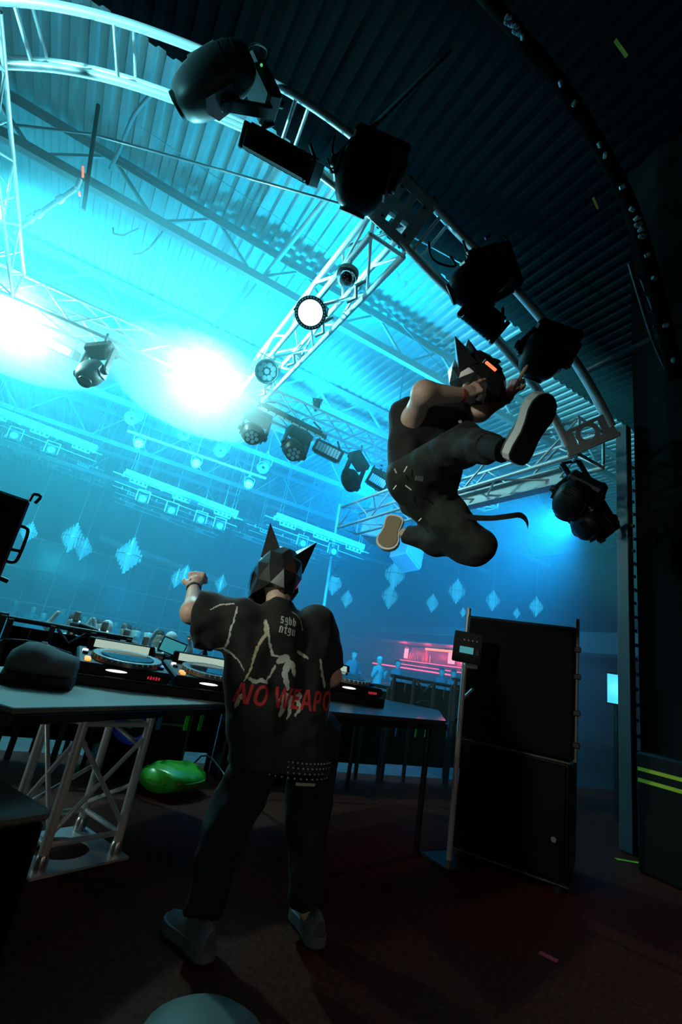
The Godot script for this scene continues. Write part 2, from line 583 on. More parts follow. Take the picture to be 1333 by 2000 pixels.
func rigging() -> void:
	# arched front truss
	var pix := [[-120, 62, 4.9], [0, 62, 4.9], [110, 72, 4.95], [220, 96, 5.0], [330, 132, 5.05], [430, 172, 5.1], [540, 224, 5.15], [640, 290, 5.2], [730, 362, 5.25], [805, 428, 5.3], [880, 505, 5.3], [950, 572, 5.3], [1020, 650, 5.3], [1080, 725, 5.3], [1120, 790, 5.3], [1150, 850, 5.3]]
	var pts := []
	for q in pix:
		pts.append(P(q[0], q[1], q[2]))
	arch = bez(pts, 72)
	var o := thing("arched_truss", "long arched aluminium box truss sweeping over the stage front, carrying black lamps", "truss")
	var h := 0.23
	for c in [Vector2(1, 1), Vector2(1, -1), Vector2(-1, -1), Vector2(-1, 1)]:
		var line := []
		for i in arch.size():
			var f := arch_frame(i)
			line.append(f.origin + f.basis.x * c.x * h + f.basis.y * c.y * h)
		part("chord", Mb.new().tube(line, 0.04, 10), M.aluminium, o)
	var cs := [Vector2(1, 1), Vector2(1, -1), Vector2(-1, -1), Vector2(-1, 1)]
	for i in range(0, arch.size() - 4, 4):
		var f0 := arch_frame(i)
		var f1 := arch_frame(i + 4)
		for s in 4:
			var c0: Vector2 = cs[s] * h
			var c1: Vector2 = cs[(s + 1) % 4] * h
			var p := f0 * Vector3(c0.x, c0.y, 0)
			var q := f0 * Vector3(c1.x, c1.y, 0)
			if i % 8 == 0 or s % 2 == 0:
				part("rung", Mb.new().tube([p, q], 0.02, 8, false), M.aluminium, o)
			if s % 2 == 0:
				part("brace", Mb.new().tube([p, f1 * Vector3(c1.x, c1.y, 0)], 0.014, 8, false), M.aluminium, o)
	# straight trusses
	o = thing("cross_truss", "glaring white aluminium truss running from the arch to the rear truss, round blinder below it", "truss")
	box_truss(o, Vector3(1.95, 6.05, -3.75), Vector3(1.95, 6.05, -8.35), 0.46, Vector3.UP, 0.042, 0.02, M.aluminium, 0.75)
	o = thing("rear_truss", "long level aluminium truss with the two glaring strobes on it", "truss")
	box_truss(o, Vector3(-4.5, 6.05, -8.62), Vector3(9.0, 6.05, -8.62), 0.46, Vector3.UP, 0.028, 0.015, M.aluminium, 0.55)
	o = thing("side_truss", "blue lit truss leaving the lower right end of the arch", "truss")
	box_truss(o, Vector3(4.65, 4.12, -3.0), Vector3(4.65, 4.12, -8.4), 0.46, Vector3.UP, 0.028, 0.015, M.aluminium, 0.6)
	o = thing("cross_truss", "upright looking cyan truss at the very left edge of the frame", "truss")
	box_truss(o, Vector3(-2.32, 6.05, -4.4), Vector3(-2.32, 6.05, -8.35), 0.46, Vector3.UP, 0.028, 0.015, M.aluminium, 0.6)

func lamps() -> void:
	var cy := Color(0.03, 0.55, 1.0)
	var fog := FogVolume.new()
	fog.name = "stage_haze"
	fog.size = Vector3(36, 9.8, 26.2)
	fog.position = Vector3(4, 4.05, -18.4)
	var fm := FogMaterial.new()
	fm.density = 0.04
	fm.albedo = Color(0.75, 0.97, 1.0)
	fog.material = fm
	tag(fog, "cyan stage haze hanging in the hall", "haze", "", "stuff")
	add_child(fog)
	var bank := FogVolume.new()
	bank.name = "side_haze"
	bank.size = Vector3(4.6, 4.6, 2.0)
	bank.position = Vector3(5.3, 2.3, -4.3)
	bank.material = fm
	tag(bank, "blue haze round the right moving heads", "haze", "", "stuff")
	add_child(bank)
	# added fog ellipsoids that stand in for the glare round the two strobes
	for q in [[P(60, 640, 8.2), Vector3(3.2, 1.9, 1.7), "added fog puff standing in for the glare of the left strobe"], [P(398, 752, 8.7), Vector3(3.4, 1.9, 1.7), "added fog puff standing in for the glare of the second strobe"]]:
		var puff := FogVolume.new()
		puff.name = numbered("glare_puff")
		puff.shape = RenderingServer.FOG_VOLUME_SHAPE_ELLIPSOID
		puff.size = q[1]
		var pm := FogMaterial.new()
		pm.density = 0.5
		pm.albedo = Color(0.9, 0.99, 1.0)
		puff.material = pm
		puff.position = q[0]
		tag(puff, q[2], "smoke", "", "stuff")
		add_child(puff)
	# added uplights on the rear truss, stage spot at the right, unseen lamps round the stage
	added_uplight("leftmost", Vector3(-3.2, 6.42, -8.9), Vector3(-3.2, 9.0, -10.2), Color(0.03, 0.5, 0.7), 3.0)
	added_uplight("second from the left", Vector3(0.2, 6.42, -8.9), Vector3(0.2, 9.0, -10.0), Color(0.02, 0.5, 0.8), 3.0)
	added_uplight("third from the left", Vector3(3.4, 6.42, -8.45), Vector3(2.6, 9.0, -7.0), Color(0.003, 0.52, 0.85), 24.0)
	added_uplight("rightmost", Vector3(5.8, 6.42, -8.45), Vector3(4.9, 9.0, -7.0), Color(0.003, 0.4, 0.85), 8.0)
	spot(P(1122, 1008, 6.6), P(700, 1200, 16.0), Color(0.008, 0.36, 0.95), 85.0, 55.0, 1.0, 0.08)
	unseen_lamp("work light on a stand left of the stage, outside the frame", Vector3(-3.0, 2.6, -1.4), Vector3(1.5, 2.0, -2.6), Color(0.95, 1.0, 0.82), 6.5, 22.0)
	unseen_lamp("added fill lamp on a low stand behind the camera, outside the frame", Vector3(0.35, 1.0, 0.45), Vector3(1.9, 1.5, -4.0), Color(0.85, 1.0, 0.85), 0.24, 40.0)  # added fill near the eye for straps, skin and cloth
	unseen_lamp("added low pale green lamp at the left for the floor patch, outside the frame", Vector3(-2.0, 0.75, -3.9), Vector3(1.0, 0.0, -3.9), Color(0.75, 1.0, 0.9), 0.4, 30.0)  # added lamp, brightens the orange floor patch under the desk
	unseen_lamp("added dim red lamp behind the camera for the floor at the right, outside the frame", Vector3(4.2, 3.0, 2.4), Vector3(2.6, 0.0, -1.2), Color(1.0, 0.4, 0.22), 0.8, 32.0)  # added lamp, gives the floor at the right its red glow
	side_wash("wash lamp in the left wing aimed at the arch, outside the frame", Vector3(-4.3, 5.4, -3.6), Vector3(-0.6, 6.85, -4.5), Color(0.22, 0.88, 1.0), 34.0, 22.0)
	side_wash("added wash lamp in the left wing brightening the cross truss, outside the frame", Vector3(-4.0, 5.2, -6.2), Vector3(1.95, 6.1, -6.0), Color(0.14, 0.82, 1.0), 300.0, 18.0)  # added lamp that whitens the cross truss, no source seen there

func unseen_lamp(label: String, wp: Vector3, aim: Vector3, c: Color, e: float, ang: float) -> void:
	var o := thing("unseen_lamp", label, "work light", Transform3D(Basis(), Vector3(wp.x, 0, wp.z)))
	var wd := (aim - wp).normalized()
	var wb := along(wd)
	part("stand", Mb.new().tube([Vector3(0, 0, 0), Vector3(0, wp.y - 0.1, 0)], 0.02, 8), M.black_metal, o)
	part("housing", Mb.new().box(Transform3D(wb, Vector3(0, wp.y, 0) - wd * 0.06), Vector3(0.34, 0.26, 0.12), 0.02), M.black_plastic, o)
	part("lamp_face", Mb.new().box(Transform3D(wb, Vector3(0, wp.y, 0) + wd * 0.004), Vector3(0.28, 0.2, 0.01)), M.work_glow, o)
	spot(wp + wd * 0.06, wp + wd * 3.0, c, e, ang, 0.9, 0.14)
func side_wash(label: String, at: Vector3, aim: Vector3, c: Color, e: float, ang: float) -> void:
	var d := (aim - at).normalized()
	par_can("wing_wash", label, Vector3(at.x, 9.0, at.z), at, d, 0.34, 0.16, M.black_plastic, M.cyan_lens, 1)
	spot(at + d * 0.2, aim, c, e, ang, 0.6, 0.12)

func added_uplight(which: String, at: Vector3, aim: Vector3, c: Color, e: float) -> void:  # added lamps that brighten the roof, no such source in view
	par_can("added_uplight", "%s added ceiling lamp on the rear truss, unseen source" % which, at - Vector3(0, 0.14, 0), at, aim - at, 0.24, 0.1, M.black_plastic, M.cyan_lens, 1, "added uplights on the rear truss")
	spot(at + (aim - at).normalized() * 0.16, aim, c, e, 65.0, 1.0, 0.08)

# ---------------------------------------------------------------- lamps and other hung things
func ring_pts(t: Transform3D, w: float, h: float, k := 20, ex := 3.0) -> PackedVector3Array:
	var out := PackedVector3Array()
	for j in k:
		var c := cos(TAU * j / k)
		var s := sin(TAU * j / k)
		var q := pow(pow(absf(c), ex) + pow(absf(s), ex), -1.0 / ex)
		out.append(t * Vector3(c * q * w / 2.0, s * q * h / 2.0, 0))
	return out

func disc(t: Transform3D, r: float, th: float, k := 16) -> Mb:   # flat round plate, axis = y of t
	return Mb.new().lathe(t, [Vector2(0, -th / 2), Vector2(r, -th / 2), Vector2(r, th / 2), Vector2(0, th / 2)], k)

# a moving head: base on the truss, yoke, rounded head that looks along d
func moving_head(called: String, label: String, base: Vector3, head: Vector3, d: Vector3, L: float, W: float, m: Material, lens: Material, cells := 0, group := "") -> Node3D:
	var o := thing(called, label, "stage light", Transform3D(Basis(), base), group)
	var hc := head - base
	d = d.normalized()
	var to_base := -hc.normalized()
	var a := d.cross(to_base)
	a = a.normalized() if a.length() > 0.1 else d.cross(Vector3.UP).normalized()
	var bs := Basis(a, d.cross(a).normalized(), d)      # z along the beam
	var rings := []
	var lr := 0.72 if cells == 0 else 1.0     # a beam head narrows to its lens, a wash light does not
	for q in [[-0.5, 0.30], [-0.47, 0.50], [-0.40, 0.70], [-0.28, 0.88], [-0.1, 0.98], [0.08, 1.0], [0.24, 0.94], [0.36, 0.84], [0.45, 0.70 if cells == 0 else 0.78], [0.5, 0.52 if cells == 0 else 0.74]]:
		rings.append(ring_pts(Transform3D(bs, hc + d * (q[0] * L)), W * q[1], W * q[1] * 0.86, 24, 2.8))
	var shell := part("head_shell", Mb.new().loft(rings), m, o)
	for s: float in [-1.0, 1.0]:
		var pl := PackedVector2Array([Vector2(-0.18, -0.22), Vector2(0.16, -0.26), Vector2(0.24, 0), Vector2(0.16, 0.26), Vector2(-0.18, 0.22)])
		for i in pl.size():
			pl[i] *= Vector2(L, W)
		part("side_cover", Mb.new().plate(Transform3D(Basis(d, bs.y, a * s), hc + a * s * W * 0.5), pl, 0.02), m, shell)
	for i in 4:
		part("vent_rib", Mb.new().bar(hc - d * (0.36 - 0.05 * i) * L + bs.y * W * (0.30 + 0.025 * i) - a * W * 0.22, hc - d * (0.36 - 0.05 * i) * L + bs.y * W * (0.30 + 0.025 * i) + a * W * 0.22, 0.012, 0.03, bs.y), m, shell)
	var fr := Transform3D(Basis(a, d, bs.y), hc + d * L * 0.5)
	part("lens_ring", Mb.new().lathe(fr, [Vector2(W * 0.26 * lr, -0.02), Vector2(W * 0.36 * lr, -0.02), Vector2(W * 0.36 * lr, 0.03), Vector2(W * 0.30 * lr, 0.035), Vector2(W * 0.26 * lr, -0.02)], 24), M.black_metal, o)
	if cells == 0:
		part("lens", Mb.new().lathe(fr, [Vector2(0, 0.03), Vector2(W * 0.15 * lr, 0.024), Vector2(W * 0.29 * lr, 0.0), Vector2(W * 0.29 * lr, -0.01)], 20), lens, o)
	else:
		for i in cells:
			var an := TAU * (i - 1) / (cells - 1)
			var off := Vector3.ZERO if i == 0 else (a * cos(an) + bs.y * sin(an)) * W * 0.21
			part("lens_cell", disc(Transform3D(fr.basis, fr.origin + off + d * 0.015), W * 0.085, 0.02, 10), lens, o)
	for s: float in [-1.0, 1.0]:
		var e := hc + a * s * (W * 0.5 + 0.035)
		part("yoke_arm", Mb.new().bar(e + to_base * -0.08 * W, e + to_base * (hc.length() - 0.06), W * 0.26, 0.05, a, 0.012), m, o)
		part("pivot_cap", disc(Transform3D(Basis(d, a * s, d.cross(a * s)), e + a * s * 0.025), W * 0.11, 0.03, 14), M.black_metal, o)
	var bb := along(to_base, a)
	part("base_box", Mb.new().box(Transform3D(bb, -to_base * 0.05), Vector3(W * 0.72, W * 1.15, 0.16), 0.03), m, o)
	for s: float in [-1.0, 1.0]:
		part("clamp", Mb.new().tube([bb.y * s * W * 0.3 + to_base * 0.03, bb.y * s * W * 0.3 + to_base * 0.12], 0.035, 8), M.black_metal, o)
	return o

# a black lamp batten from a to b, n the way it shines
func batten(label: String, a: Vector3, b: Vector3, n: Vector3, w: float, h: float, lens: Material, up: Vector3) -> Node3D:
	var o := thing("lamp_batten", label, "stage light", Transform3D(Basis(), (a + b) / 2.0))
	var t := (b - a).normalized()
	n = (n - t * n.dot(t)).normalized()
	var bs := Basis(t.cross(n) * -1.0, n, t)
	bs.x = n.cross(t)
	var L := (b - a).length()
	part("housing", Mb.new().box(Transform3D(bs, Vector3.ZERO), Vector3(w, h, L), 0.025), M.black_plastic, o)
	for i in 6:
		part("cooling_fin", Mb.new().box(Transform3D(bs, -n * (h * 0.5 + 0.01) + bs.x * w * (-0.4 + 0.16 * i)), Vector3(0.012, 0.03, L * 0.9)), M.black_plastic, o)
	for i in 8:
		part("lens_window", Mb.new().box(Transform3D(bs, n * (h * 0.5 + 0.004) + t * L * (-0.42 + 0.12 * i)), Vector3(w * 0.6, 0.012, L * 0.1), 0.004), lens, o)
	for s: float in [-1.0, 1.0]:
		part("end_cap", Mb.new().box(Transform3D(bs, t * s * (L * 0.5 + 0.02)), Vector3(w * 0.86, h * 1.12, 0.045), 0.012), M.black_metal, o)
		part("bracket", Mb.new().tube([t * s * L * 0.42, t * s * L * 0.42 + up * 0.2, t * s * L * 0.30 + up * 0.32], 0.02, 8), M.black_metal, o)
	return o

# a strobe panel: glowing face with a lamp just in front of it
func strobe(label: String, at: Vector3, n: Vector3, w: float, h: float, c: Color, e: float, ang: float, aim: Vector3) -> Node3D:
	var o := thing("strobe_light", label, "strobe light", Transform3D(Basis(), at))
	var bs := along(n)
	part("housing", Mb.new().box(Transform3D(bs, -n * 0.07), Vector3(w + 0.06, h + 0.06, 0.12), 0.02), M.black_metal, o)
	part("glowing_face", Mb.new().box(Transform3D(bs, Vector3.ZERO), Vector3(w, h, 0.02)), M.strobe_glow, o)
	for i in 5:
		part("guard_bar", Mb.new().tube([bs * Vector3(-w * 0.5 + w * 0.25 * i, -h * 0.52, 0.03), bs * Vector3(-w * 0.5 + w * 0.25 * i, h * 0.52, 0.03)], 0.005, 6), M.steel, o)
	for s: float in [-1.0, 1.0]:
		part("yoke_arm", Mb.new().bar(bs * Vector3(s * (w * 0.5 + 0.05), -h * 0.2, -0.07), bs * Vector3(s * (w * 0.5 + 0.05), h * 0.5 + 0.22, -0.07), 0.03, 0.05, n), M.black_metal, o)
	part("yoke_bridge", Mb.new().bar(bs * Vector3(-w * 0.5 - 0.07, h * 0.5 + 0.22, -0.07), bs * Vector3(w * 0.5 + 0.07, h * 0.5 + 0.22, -0.07), 0.05, 0.03, n), M.black_metal, o)
	part("added_light_flap", Mb.new().box(Transform3D(bs, bs * Vector3(0, h * 0.5 + 0.06, 0.16)), Vector3(w + 0.3, 0.012, 0.46)), M.black_metal, o)  # added flap, keeps the strobe light off the roof
	spot(at + n * 0.08, aim, c, e, ang, 0.6, 0.18)
	omni(at + n * 0.16, Color(0.42, 1.0, 1.0), 15.0, 0.12)  # second lamp, added to light the fog puff into a glare
	return o

# an added blinder, not seen itself, that lights haze and roof of the hall
func added_blinder(label: String, at: Vector3, d: Vector3, c: Color, e: float) -> void:
	var o := thing("added_hall_lamp", label, "stage light", Transform3D(Basis(), at))
	var bs := along(d)
	part("housing", Mb.new().box(Transform3D(bs, -d * 0.03), Vector3(0.5, 0.26, 0.08), 0.02), M.black_metal, o)
	for s: float in [-1.0, 1.0]:
		part("bulb_face", Mb.new().lathe(Transform3D(Basis(bs.x, d, bs.y), d * 0.012 + bs.x * s * 0.12), [Vector2(0.1, 0), Vector2(0.07, 0.02), Vector2(0, 0.024)], 16), M.strobe_glow, o)
	part("yoke_arm", Mb.new().bar(bs * Vector3(0, 0.1, -0.05), bs * Vector3(0, 0.3, -0.05), 0.06, 0.03, d), M.black_metal, o)
	spot(at + d * 0.1, at + d * 3.0, c, e, 86.0, 0.5, 0.15)

# small can: barrel along d, yoke to the hook above it
func par_can(called: String, label: String, hook: Vector3, at: Vector3, d: Vector3, L: float, r: float, m: Material, lens: Material, cells := 7, group := "") -> Node3D:
	var o := thing(called, label, "stage light", Transform3D(Basis(), hook), group)
	var c := at - hook
	d = d.normalized()
	var sd := d.cross(Vector3.UP).normalized()
	var fr := Transform3D(Basis(sd, d, sd.cross(d)), c)
	part("barrel", Mb.new().lathe(fr, [Vector2(0, -L * 0.5), Vector2(r * 0.62, -L * 0.5), Vector2(r * 0.8, -L * 0.3), Vector2(r * 0.86, L * 0.2), Vector2(r, L * 0.26), Vector2(r, L * 0.5), Vector2(r * 0.9, L * 0.5), Vector2(r * 0.88, L * 0.34), Vector2(0, L * 0.34)], 18), m, o)
	for i in cells:
		var an := TAU * (i - 1) / maxf(cells - 1, 1)
		var off := Vector3.ZERO if i == 0 else (fr.basis.x * cos(an) + fr.basis.z * sin(an)) * r * 0.55
		part("lens_cell", disc(Transform3D(fr.basis, c + d * L * 0.38 + off), r * 0.22, 0.02, 8), lens, o)
	for s: float in [-1.0, 1.0]:
		part("yoke_arm", Mb.new().tube([c + sd * s * r * 1.02, c + sd * s * r * 1.05 + Vector3.UP * r * 1.3, Vector3(0, -0.03, 0) + sd * s * 0.02], 0.011, 6), m, o)
	part("hook_clamp", Mb.new().bx(Vector3(0, 0, 0), Vector3(0.06, 0.08, 0.06), 0.012), m, o)
	return o

func hanger(o: Node3D, from: Vector3, y: float, r := 0.012) -> void:   # a rod from a point of the thing straight up to height y
	part("drop_rod", Mb.new().tube([from - o.position, Vector3(from.x, y, from.z) - o.position], r, 6), M.steel, o)

func arm_to(a: Vector3, b: Vector3) -> MeshInstance3D:     # a bracket arm from the lamp at a to the pole at b
	var m := MeshInstance3D.new()
	m.name = "arm"
	m.mesh = Mb.new().tube([Vector3.ZERO, b - a], 0.012, 6).mesh()
	m.material_override = M.black_metal
	return m

func arch_at(px: float, py: float) -> int:
	var best := 0
	var bd := 1e9
	for i in arch.size():
		var c: Vector3 = AX.transposed() * (arch[i] - EYE)
		var q := Vector2(666.5 - FOCAL * c.x / c.z, 1000.0 + FOCAL * c.y / c.z)
		if q.distance_to(Vector2(px, py)) < bd:
			bd = q.distance_to(Vector2(px, py))
			best = i
	return best

func front_fixtures() -> void:
	# black moving heads and battens on the arch
	var bp: Material = M.black_plastic
	var dk: Material = M.dark_lens
	moving_head("moving_head_light", "big black moving head with rounded grey shell, leftmost on the arch", P(520, 178, 4.62), P(420, 158, 4.35), P(352, 205, 4.42) - P(470, 125, 4.3), 0.78, 0.47, M.grey_shell, dk)
	var rimmed := moving_head("moving_head_light", "black moving head with pale side rim, between the batten and the corner block", P(742, 300, 4.8), P(712, 340, 4.45), P(690, 400, 4.6) - P(728, 280, 4.35), 0.62, 0.50, bp, dk)
	for k in rimmed.get_node("head_shell").get_children():
		if k.name.begins_with("side_cover"):
			k.material_override = M.rim_grey
	moving_head("moving_head_light", "black moving head tilted left, hanging above the jumper's mask", P(985, 525, 4.9), P(940, 545, 4.5), P(885, 572, 4.58) - P(985, 520, 4.42), 0.56, 0.40, bp, dk)
	moving_head("moving_head_light", "black moving head nearest the jumper's raised hand", P(1088, 660, 4.9), P(1062, 692, 4.5), P(1040, 730, 4.6) - P(1078, 655, 4.45), 0.44, 0.40, bp, dk)
	batten("black lamp batten hanging under the left part of the arch", P(490, 270, 4.6), P(612, 338, 4.6), Vector3(-0.1, -0.5, -0.85), 0.34, 0.2, dk, Vector3(0.1, 0.9, 0.1))
	batten("black lamp batten hanging above the jumper, right of the centre", P(915, 600, 4.6), P(972, 648, 4.6), Vector3(-0.2, -0.6, -0.75), 0.26, 0.22, dk, Vector3(0.3, 0.8, 0.1))
	# corner block where the cross truss meets the arch
	var i := arch_at(805, 408)
	var f := arch_frame(i)
	var o := thing("truss_corner_block", "grey metal corner block with two slots where the bright cross truss meets the arch", "truss block", f)
	for s in [[Vector3(0, -0.27, 0), Basis(Vector3.RIGHT, Vector3.BACK, Vector3.DOWN)], [Vector3(-0.27, 0, 0), Basis(Vector3.UP, Vector3.BACK, Vector3.RIGHT)], [Vector3(0.27, 0, 0), Basis(Vector3.UP, Vector3.BACK, Vector3.RIGHT)]]:
		var b: Basis = s[1]
		var c: Vector3 = s[0]
		for q in [[-0.19, 0.14], [0.19, 0.14], [0, 0.08]]:
			part("plate_strip", Mb.new().box(Transform3D(b, c + b * Vector3(0, q[0], 0)), Vector3(0.54, q[1], 0.012), 0.004), M.plate_grey, o)
		for q in [-0.22, 0.22, 0.0]:
			part("plate_web", Mb.new().box(Transform3D(b, c + b * Vector3(q, 0, 0)), Vector3(0.1, 0.52, 0.011), 0.004), M.plate_grey, o)
		var hex := [Vector2(-0.2, -0.1), Vector2(-0.1, -0.2), Vector2(0.1, -0.2), Vector2(0.2, -0.1), Vector2(0.2, 0.1), Vector2(0.1, 0.2), Vector2(-0.1, 0.2), Vector2(-0.2, 0.1)]
		for k in 8:
			var p0: Vector2 = hex[k]
			var p1: Vector2 = hex[(k + 1) % 8]
			part("raised_rib", Mb.new().tube([c + b * Vector3(p0.x, p0.y, -0.012 if s[0].y < 0 else 0.0), c + b * Vector3(p1.x, p1.y, -0.012 if s[0].y < 0 else 0.0)], 0.009, 6), M.aluminium, o)
		for k in [Vector2(-0.16, 0.16), Vector2(0.16, 0.16), Vector2(-0.16, -0.16), Vector2(0.16, -0.16)]:
			part("bolt", disc(Transform3D(Basis(b.x, b.z, b.y), c + b * Vector3(k.x, k.y, 0)), 0.016, 0.05, 8), M.black_metal, o)
	# end plates of the arch
	f = arch_frame(arch.size() - 1)
	o = thing("truss_end_frame", "end frame with a round hole at the lower right end of the arch", "truss block", f)
	for q in [[Vector3(0, -0.25, 0.06), Vector3(0.5, 0.015, 0.05)], [Vector3(0, -0.25, -0.14), Vector3(0.5, 0.015, 0.04)], [Vector3(0.19, -0.25, -0.04), Vector3(0.12, 0.014, 0.2)], [Vector3(-0.19, -0.25, -0.04), Vector3(0.12, 0.014, 0.2)]]:
		part("frame_bar", Mb.new().bx(q[0], q[1], 0.004), M.plate_grey, o)
	part("hole_ring", Mb.new().lathe(Transform3D(Basis(), Vector3(0, -0.25, -0.04)), [Vector2(0.07, -0.01), Vector2(0.12, -0.01), Vector2(0.12, 0.01), Vector2(0.07, 0.01), Vector2(0.07, -0.01)], 20), M.plate_grey, o)
	for s: float in [-1.0, 1.0]:
		part("end_rail", Mb.new().bx(Vector3(0, s * 0.23, 0.1), Vector3(0.54, 0.05, 0.05), 0.01), M.plate_grey, o)
		part("end_rail", Mb.new().bx(Vector3(s * 0.23, 0, 0.1), Vector3(0.05, 0.5, 0.05), 0.01), M.plate_grey, o)
	# cables looped over the arch
	for q in [[[[985, 460], [1000, 500], [920, 520], [912, 490], [905, 470]], "thin black cable looping round the arch above the jumper"], [[[640, 310], [655, 345], [690, 350], [650, 300], [655, 265]], "black cable tied to the arch beside the batten"], [[[480, 95], [500, 85], [523, 100], [515, 125], [505, 135]], "thin cable curling off the leftmost moving head"], [[[838, 472], [842, 500], [860, 515], [890, 520], [880, 500]], "black cable hanging in a loop right of the corner block"]]:
		var line := []
		for c in q[0]:
			line.append(P(c[0], c[1], 4.75))
		whole("cable", q[1], "cable", Mb.new().tube(bez(line, 16), 0.012, 6), M.black_plastic)
	# small status lamps: blue plug and green light
	whole("power_plug", "small blue power plug on top of the leftmost moving head", "plug", Mb.new().tube([P(478, 92, 4.5), P(482, 104, 4.5)], 0.02, 8), M.blue_plastic)
	whole("power_plug", "small blue power plug above the second moving head", "plug", Mb.new().tube([P(724, 262, 4.5), P(734, 250, 4.5)], 0.017, 8), M.blue_plastic)
	whole("power_plug", "small blue power plug beyond the corner block", "plug", Mb.new().tube([P(948, 466, 4.5), P(958, 459, 4.5)], 0.016, 8), M.blue_plastic)
	whole("status_light", "tiny green status light on the leftmost moving head", "indicator light", disc(Transform3D(Basis(), P(511, 127, 4.4)), 0.012, 0.012, 8), M.green_led)
	# moving heads with a lit lens at the far right, on a black pole ladder
	o = thing("lamp_ladder", "black lamp ladder slanting down at the right end of the blue side truss", "truss")
	for q in [[[1098, 905], [1190, 1042]], [[1130, 900], [1208, 1030]]]:
		part("rail", Mb.new().tube([P(q[0][0], q[0][1], 5.5), P(q[1][0], q[1][1], 5.5)], 0.03, 8), M.black_metal, o)
	for k in 6:
		var s := k / 5.0
		part("rung", Mb.new().tube([P(1098 + 92 * s, 905 + 137 * s, 5.5), P(1130 + 78 * s, 900 + 130 * s, 5.5)], 0.018, 8), M.black_metal, o)
	moving_head("moving_head_light", "upper black moving head on the right ladder, beaming cyan", P(1150, 948, 5.3), P(1118, 975, 5.2), P(1090, 1030, 5.5) - P(1130, 950, 5.2), 0.42, 0.36, bp, M.cyan_lens)
	moving_head("moving_head_light", "lower black moving head at the bottom of the right ladder", P(1178, 1005, 5.3), P(1150, 1025, 5.2), P(1128, 1032, 5.6) - P(1165, 1010, 5.2), 0.38, 0.32, bp, M.cyan_lens)
	par_can("spot_lamp", "small lamp with a bright cyan face between the two right moving heads", P(1112, 965, 6.2), P(1126, 1004, 6.5), Vector3(-0.55, -0.5, -0.5), 0.24, 0.11, bp, M.cyan_lens, 1).add_child(arm_to(P(1112, 965, 6.2), P(1136, 961, 5.5)))
	o = par_can("spot_lamp", "tiny cyan lit lamp left of the right moving heads", P(1098, 985, 6.4), P(1090, 995, 6.4), Vector3(-0.6, -0.5, 0.5), 0.12, 0.06, bp, M.cyan_lens, 1)
	part("arm", Mb.new().tube([Vector3.ZERO, P(1108, 928, 5.6) - P(1098, 985, 6.4)], 0.01, 6), M.black_metal, o)

